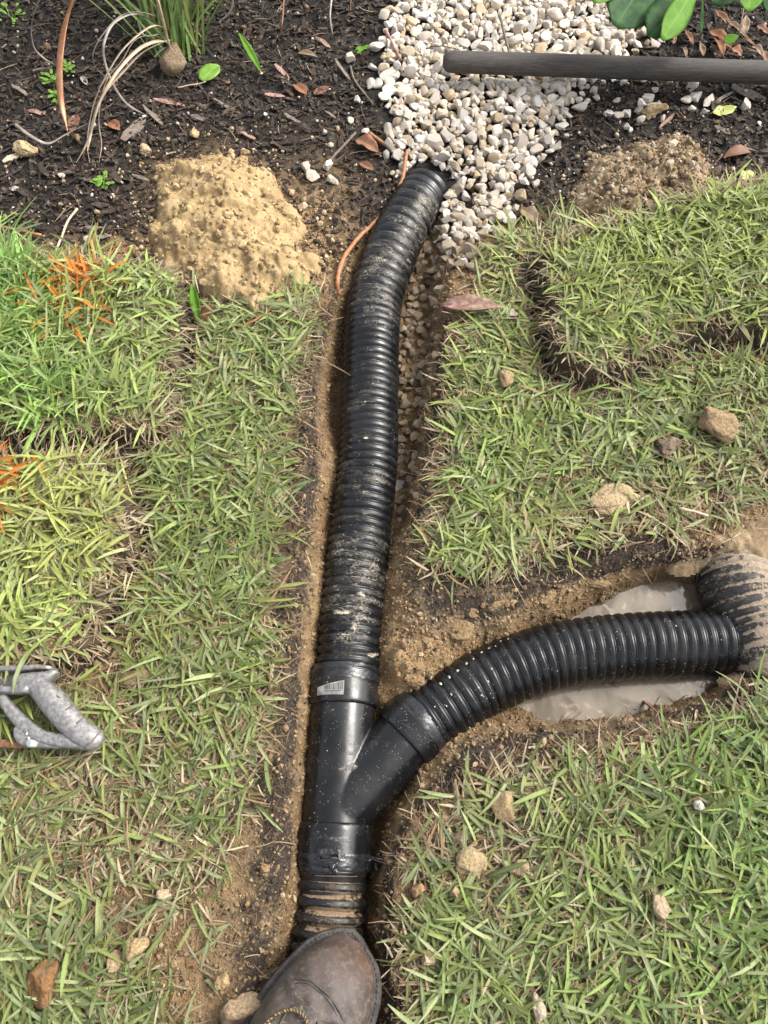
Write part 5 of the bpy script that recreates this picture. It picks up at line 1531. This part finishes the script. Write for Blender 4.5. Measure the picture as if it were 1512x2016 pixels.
gleaf(1445, 180, 1400, 205, 8, L_GREY, 'greyish dry leaf propped on the loose pebbles below the pole', shape='lance', fold=.4)
gleaf(150, 225, 140, 262, 24, L_BROWN, 'dark red leaf at the foot of the orange strap leaf', shape='ovate', fold=.3)
# bark pieces big enough to pick out
def bark(u0, v0, u1, v1, wpx, label, mat=M_BARK, group=None):
    a, b = np.array(W(u0, v0, 0)), np.array(W(u1, v1, 0)); s = FPX / (a[1] * CP + CAM_H * SP)
    L = np.linalg.norm(b - a); c = (a + b) / 2
    t = chip_tmpl(int(u0 * 3 + v0)); o = np_mesh('bark_chip', t[0] * np.array([L / 2, wpx / s / 2, .004]), t[1], mat, None, False)
    o.location = (c[0], c[1], gh(c[0], c[1]) + .009); o.rotation_euler = (random.gauss(0, .2), random.gauss(0, .1), math.atan2(b[1] - a[1], b[0] - a[0]))
    return tag(o, label, 'bark', group)
bark(238, 268, 280, 222, 26, 'broad grey bark piece on the mulch right of the dry straps')
bark(278, 200, 320, 238, 14, 'narrow grey bark strip just right of the broad bark piece')
bark(0, 308, 45, 288, 16, 'pale bark stick touching the yellow broken rock at the left edge', M_TWIG)
bark(300, 186, 360, 200, 10, 'thin reddish bark strip under the rounded brown rock', M_REDBARK)
bark(200, 440, 140, 436, 10, 'flat dark bark strip near the left turf edge')
bark(210, 80, 262, 52, 20, 'pale grey bark curl behind the dry straps')
bark(180, 540 - 80, 215, 452, 8, 'dark bark splinter beside the left foot of the sandy heap')
bark(472, 535, 500, 590, 7, 'dark bark splinter lying on the tip of the sandy heap')
bark(1440, 170, 1512, 190, 24, 'broad dark bark piece under the pole at the right edge')
bark(1408, 246, 1440, 262, 9, 'slim dark bark piece right of the brown heap')
bark(1250, 1520, 1300, 1600, 12, 'dark brown bark strip lying in the lower right lawn')
for k_, (u0, v0, u1, v1, w) in enumerate([(50, 210, 85, 216, 8), (95, 330, 140, 322, 9), (420, 190, 460, 205, 9), (470, 250, 500, 262, 8), (560, 215, 590, 232, 9), (640, 205, 660, 222, 9), (520, 180, 560, 176, 8), (370, 215, 400, 226, 9), (60, 130, 100, 120, 10), (1330, 215, 1300, 245, 8), (1490, 290, 1450, 280, 9), (660, 110, 690, 150, 9), (540, 120, 570, 140, 9), (20, 160, 50, 180, 10), (255, 330, 290, 345, 8), (620, 60, 650, 85, 10)]):
    bark(u0, v0, u1, v1, w, 'small dark bark chip lying on the mulch', M_BARK if k_ % 3 else M_REDBARK, 'small bark chips on the mulch')

# roots and twigs
def root(name, pts, r0, r1, mat, label, cat='root', group=None):
    """pts px with height above the ground"""
    Q = []
    for u_, v_, z_ in pts:
        Q.append(GP(u_, v_, z_))
    P, s = resample(catmull(np.array(Q), 10), step=.006)
    P = P + np.stack([.0012 * fbm(s, s * 0, .03, 2, 3), .0012 * fbm(s, s * 0 + 5, .03, 2, 4), .0012 * fbm(s, s * 0 + 9, .03, 2, 5)], -1)
    V, F = sweep(P, np.linspace(r0, r1, len(P)) * (1 + .18 * fbm(s, s * 0, .02, 2, 8)), 9)
    c = P.mean(0); o = np_mesh(name, V - c, split_tri(F)[:, ::-1], mat); o.location = c
    return tag(o, label, cat, group)
root('root', [(802, 296, .02), (797, 330, .02), (789, 362, .012), (768, 398, .010), (742, 434, .012), (712, 462, .014), (682, 500, .014), (667, 535, .010), (664, 560, .006), (668, 582, -.006)], .0042, .0050, M_ROOT, 'long orange root running down the left side of the main pipe')
root('root', [(728, 262, .012), (755, 282, .012), (790, 300, .010)], .005, .004, M_ROOT, 'short brown root beside the top of the long orange root')
root('root', [(560, 576, .02), (540, 600, .02), (510, 625, .022), (478, 642, .016)], .002, .0026, M_ROOT, 'thin tan root lying on the left lawn below the sandy heap')
root('root', [(645, 322, .010), (668, 296, .012), (690, 272, .010), (700, 262, .008)], .0035, .003, M_BARK, 'pale brown root between sandy heap and gravel')
root('root', [(690, 130, .01), (700, 160, .012), (735, 205, .01)], .003, .002, M_BARK, 'dark thin root at the left border of the gravel')
root('twig', [(152, 410, .014), (132, 440, .016), (120, 470, .016), (110, 496, .012)], .0030, .0022, M_TWIG, 'pale forked twig at the left turf edge', 'twig')
root('twig', [(-10, 446, .014), (30, 452, .016), (82, 463, .014)], .0045, .0035, M_ROOT, 'orange brown twig at the left edge above the turf', 'twig')
root('twig', [(984, 30, .03), (992, 60, .035), (1003, 104, .03)], .004, .003, M_BARK, 'dark twig lying on the gravel behind the pole', 'twig')
root('twig', [(848, 90, .02), (880, 92, .026), (905, 97, .024)], .002, .0012, M_BARK, 'thin dark twig on the gravel left of the pole end', 'twig')
root('twig', [(760, 60, .02), (775, 90, .022), (790, 118, .018)], .005, .003, M_REDBARK, 'reddish stick on the left border of the gravel', 'twig')
root('twig', [(350, 172, .01), (390, 165, .014), (405, 160, .02)], .0018, .0014, M_TWIG, 'leaf stalk beneath the round green leaf', 'twig')
root('twig', [(590, 1660, -.006), (600, 1690, -.0055), (597, 1725, -.012)], .0012, .0010, M_TWIG, 'pale straw lying on the lower socket of the fitting', 'straw')
root('twig', [(625, 1674, -.003), (618, 1690, -.003), (614, 1700, -.004)], .0010, .0008, M_TWIG, 'short straw on the tape of the lower socket', 'straw')
root('twig', [(1340, 1000, .02), (1395, 1015, .02)], .003, .002, M_TWIG, 'pale dry stem on the trampled soil above the branch pipe', 'straw')
root('twig', [(1418, 1288, -.01), (1440, 1300, -.012), (1456, 1308, -.014)], .0008, .0006, M_TWIG, 'thin pale rootlet hanging across the dark gap by the old pipe', 'root')

# ------------------------------------------------------------------ ornamental grass clump with dry straps
def strap(pts, w0, w1, mat, parent=None, name='dry_strap', label=None, cat=None):
    Q = np.array([W(a, b, c) for a, b, c in pts])
    P, s = resample(catmull(Q, 14), step=.008)
    n = len(P); f = s / s[-1]
    T, N, B = frames(P)
    tw = .5 * np.sin(f * 3 + pts[0][0])
    sd = np.cos(tw)[:, None] * B + np.sin(tw)[:, None] * N; nr = np.cos(tw)[:, None] * N - np.sin(tw)[:, None] * B
    hw = 1.3 * (w0 + (w1 - w0) * f) / 2; hw = hw * np.clip((1 - f) * 12, .15, 1)
    V = np.stack([P - sd * hw[:, None] + nr * hw[:, None] * .35, P, P + sd * hw[:, None] + nr * hw[:, None] * .35, P - nr * .0006], 1).reshape(-1, 3)
    a = np.arange(n - 1)[:, None] * 4
    F = np.concatenate([np.stack([a[:, 0] + i, a[:, 0] + j, a[:, 0] + j + 4, a[:, 0] + i + 4], -1) for i, j in ((0, 1), (1, 2), (2, 3), (3, 0))])
    at = {'across': np.tile([-1., 0, 1, .5], n)}
    if parent: return adopt(np_mesh(name, V, F, mat, None, True, at), parent)
    c = V.mean(0); o = np_mesh(name, V - c, F, mat, None, True, at); o.location = c
    return tag(o, label, cat)
cb = np.array(W(345, 88, 0)); cb[2] = gh(cb[0], cb[1])
clump = thing('ornamental_grass', 'clump of green ornamental grass with dry tan straps on the mulch', 'plant', tuple(cb))
nb_ = 150
az = RNG.normal(PI / 2, .75, nb_); el = np.radians(RNG.uniform(38, 82, nb_))
pos = cb + np.stack([RNG.normal(0, .035, nb_), RNG.normal(.02, .028, nb_), np.zeros(nb_)], -1)
tg_ = np.array([[.13, .22, .045]]) * (.5 + .9 * RNG.random((nb_, 1))); yl = RNG.random((nb_, 1)) < .22; tg_ = np.where(yl, np.array([[.30, .28, .09]]), tg_)
LL = RNG.uniform(.25, .55, nb_); WW = RNG.uniform(.004, .008, nb_); cu = RNG.uniform(.2, 1.0, nb_); ro = RNG.normal(0, .6, nb_)
for k in range(nb_):
    va, fa, aa = blade_arrays(pos[k:k + 1], az[k:k + 1], LL[k:k + 1], WW[k:k + 1], el[k:k + 1], cu[k:k + 1], ro[k:k + 1], tg_[k:k + 1], 8)
    adopt(np_mesh('blade', va, fa, M_BLADE, None, True, aa), clump)
for pts, w0, w1, m_ in [
    ([(335, 60, .02), (300, 52, .10), (250, 90, .14), (215, 140, .13), (190, 190, .09), (177, 240, .05), (172, 285, .02), (176, 318, .01)], .007, .004, L_STRAW),
    ([(340, 88, .01), (310, 82, .06), (270, 100, .10), (225, 150, .11), (195, 205, .08), (180, 260, .04), (165, 295, .015), (150, 320, .008)], .008, .004, L_STRAW),
    ([(338, 80, .01), (320, 84, .05), (280, 105, .08), (240, 145, .08), (205, 185, .06), (185, 235, .03), (172, 300, .008)], .007, .005, L_STRAW),
    ([(325, 40, .02), (280, 25, .10), (240, 30, .14), (205, 65, .13), (184, 105, .09), (190, 135, .05), (215, 155, .03)], .004, .003, L_GREY),
    ([(320, 50, .02), (270, 28, .09), (225, 45, .11), (205, 85, .10), (206, 120, .07), (222, 165, .04), (250, 205, .02), (290, 228, .010)], .0055, .004, L_GREY),
    ([(330, 78, .01), (295, 70, .05), (265, 80, .06), (240, 120, .06), (215, 150, .05), (200, 190, .03), (195, 240, .015), (200, 285, .010), (195, 320, .008)], .004, .003, L_STRAW),
    ([(310, 0, .25), (318, 30, .16), (328, 70, .07), (338, 108, .01)], .006, .004, L_STRAW),
    ([(268, 30, .03), (285, 70, .05), (330, 62, .02)], .003, .003, L_GREY),
    ([(305, 112, .012), (318, 98, .02), (340, 88, .01)], .003, .003, L_GREY)]:
    strap(pts, w0, w1, m_, clump)
strap([(165, -60, .42), (146, 0, .32), (130, 50, .25), (121, 100, .17), (118, 150, .11), (121, 200, .05), (133, 258, .010)], .0150, .010, L_OSTRAP, None, 'strap_leaf', 'long orange brown strap leaf drooping to the mulch, top left', 'leaf')
strap([(95, -60, .30), (78, 0, .22), (63, 45, .14), (66, 90, .08), (82, 112, .04), (108, 128, .010)], .007, .004, L_GREY, None, 'strap_leaf', 'curved grey strap leaf left of the orange one', 'leaf')
strap([(30, 245, .020), (60, 268, .016), (95, 283, .012), (130, 265, .016), (172, 244, .020)], .006, .005, L_GREY, None, 'strap_leaf', 'brownish strap bent like a tick lying on the mulch at left', 'leaf')
strap([(655, -20, .03), (650, 30, .03), (655, 70, .02)], .004, .003, L_GREY, None, 'strap_leaf', 'thin grey stem lying on the mulch beside the gravel top', 'leaf')
strap([(560, -20, .03), (556, 40, .04), (550, 75, .01)], .003, .003, L_BROWN, None, 'strap_leaf', 'thin brown stem on the mulch right of the grass clump', 'leaf')
strap([(460, -20, .12), (455, 20, .08), (430, 45, .04)], .004, .003, L_GREY, None, 'strap_leaf', 'grey curved strap right of the grass clump', 'leaf')

# small weeds
def weed(u_, v_, r, label):
    p = np.array(W(u_, v_, 0)); p[2] = gh(p[0], p[1])
    t = thing('weed', label, 'plant', tuple(p))
    for k in range(16):
        a = random.uniform(0, 6.28); q = p + np.array([math.cos(a), math.sin(a), 0]) * r * random.uniform(.2, 1) + np.array([0, 0, .015 * random.uniform(.5, 1.4)])
        b = q + np.array([math.cos(a), math.sin(a), .2]) * .014 * random.uniform(.7, 1.3)
        leaf('leaf', q, b, .010 * random.uniform(.7, 1.2), L_WEED, parent=t, shape='round', n=6, m=5)
        if k % 3 == 0: adopt(tube_obj('stem', [p, (p + q) / 2 + np.array([0, 0, .006]), q], .0008, L_WEED, None, 5), t)
weed(15, 22, .040, 'leafy green weed in the top left corner')
weed(100, 150, .016, 'small sprig of weed left of the orange strap foot')
weed(132, 133, .010, 'tiny bright weed right beside the orange strap')
weed(200, 345, .014, 'small pale green sprout at the end of the dry straps')
weed(106, 186, .005, 'speck of a green seedling under the small sprig of weed')

# ------------------------------------------------------------------ broad-leaved shrub
sb = np.array(W(1470, -130, 0)); sb[2] = gh(sb[0], sb[1])
shrub = thing('shrub', 'glossy broad-leaved green shrub overhanging the gravel at top right', 'shrub', tuple(sb))
def stem(a, b, r):
    a, b = np.array(a), np.array(b); m_ = (a + b) / 2 + np.array([0, 0, .03])
    P, _ = resample(catmull(np.array([a, m_, b]), 8), n=14)
    adopt(tube_obj('stem', P, np.linspace(r, r * .6, 14), M_BARK, None, 8), shrub)
def sleaf(u0, v0, z0, u1, v1, z1, wpx, mat, tilt=(0, 0, 1), **kw):
    a, b = np.array(W(u0, v0, z0)), np.array(W(u1, v1, z1)); s = FPX / (a[1] * CP + (CAM_H - z0) * SP)
    leaf('leaf', a, b, wpx / s, mat, parent=shrub, nrm=tilt, shape='obovate', n=16, m=9, thick=.0009, **kw)
    stem(sb + np.array([0, 0, .05]), a, .003)
sleaf(1290, -70, .20, 1212, 52, .17, 104, L_GREEN, (.1, -.5, 1), fold=.08, curl=.05)
sleaf(1372, -30, .20, 1280, 72, .17, 84, L_GREEN, (-.1, -.4, 1), fold=.06, curl=.05)
sleaf(1378, -40, .215, 1303, 78, .19, 50, L_LIME, (.6, -.2, 1), fold=.05, curl=.08)
sleaf(1384, -10, .16, 1379, 66, .13, 26, L_GREEN, (.9, -.1, .6), fold=.1)
sleaf(1440, -90, .24, 1410, 12, .20, 74, L_GREEN, (.1, -.5, 1), fold=.06)
sleaf(1480, -80, .26, 1474, 22, .23, 56, L_LIME, (0, -.5, 1), fold=.08, curl=.05)
sleaf(1540, -60, .25, 1520, 30, .20, 64, L_GREEN, (.1, -.4, 1), fold=.06)
sleaf(1260, -90, .22, 1168, 4, .20, 50, L_LIME, (.1, -.5, 1), fold=.08)
sleaf(1455, 70, .05, 1425, 82, .04, 22, L_LIME, (.2, -.2, 1), fold=.1)
for k in range(26):
    a = random.uniform(0, 6.28); zz = random.uniform(.14, .42); q = sb + np.array([math.cos(a) * random.uniform(.05, .22), .06 + abs(math.sin(a)) * random.uniform(.05, .3), zz])
    b = q + np.array([math.cos(a) * .09, math.sin(a) * .09, random.uniform(-.05, .03)])
    leaf('leaf', q, b, random.uniform(.055, .08), L_GREEN if k % 4 else L_LIME, parent=shrub, nrm=(random.gauss(0, .3), random.gauss(-.2, .3), 1), shape='obovate', n=10, m=7, fold=.08, curl=.05, thick=.0009)
    if k % 3 == 0: stem(sb, q, .004)
# dead leaves lying under the shrub
for k_, (u0, v0, u1, v1, w, m_) in enumerate([(1395, 60, 1440, 95, 26, L_ORANGE), (1410, 70, 1425, 110, 20, L_ORANGE), (1440, 95, 1460, 110, 24, L_ORANGE), (1385, 110, 1378, 82, 14, L_TAN), (1400, 85, 1420, 112, 12, L_TAN),
        (1430, 40, 1470, 75, 14, L_TAN), (1470, 30, 1465, 70, 16, L_TAN), (1350, 60, 1365, 88, 12, L_BROWN), (1480, 90, 1500, 110, 18, L_TAN), (1340, 95, 1352, 115, 10, L_TAN), (1505, 100, 1515, 130, 22, L_BROWN), (1450, 60, 1490, 92, 10, L_BROWN), (1320, 60, 1330, 85, 10, L_BROWN), (1410, 20, 1440, 50, 18, L_BROWN), (1490, 50, 1512, 66, 18, L_BROWN)]):
    gleaf(u0, v0, u1, v1, w, m_, 'dead curled leaf in the litter beneath the glossy shrub', group='dead leaves beneath the shrub', shape='lance' if k_ % 2 else 'ovate', fold=.45, curl=random.uniform(-.3, .5), wav=.2, z0=.010 + .006 * (k_ % 3), z1=.016 + .008 * (k_ % 2))
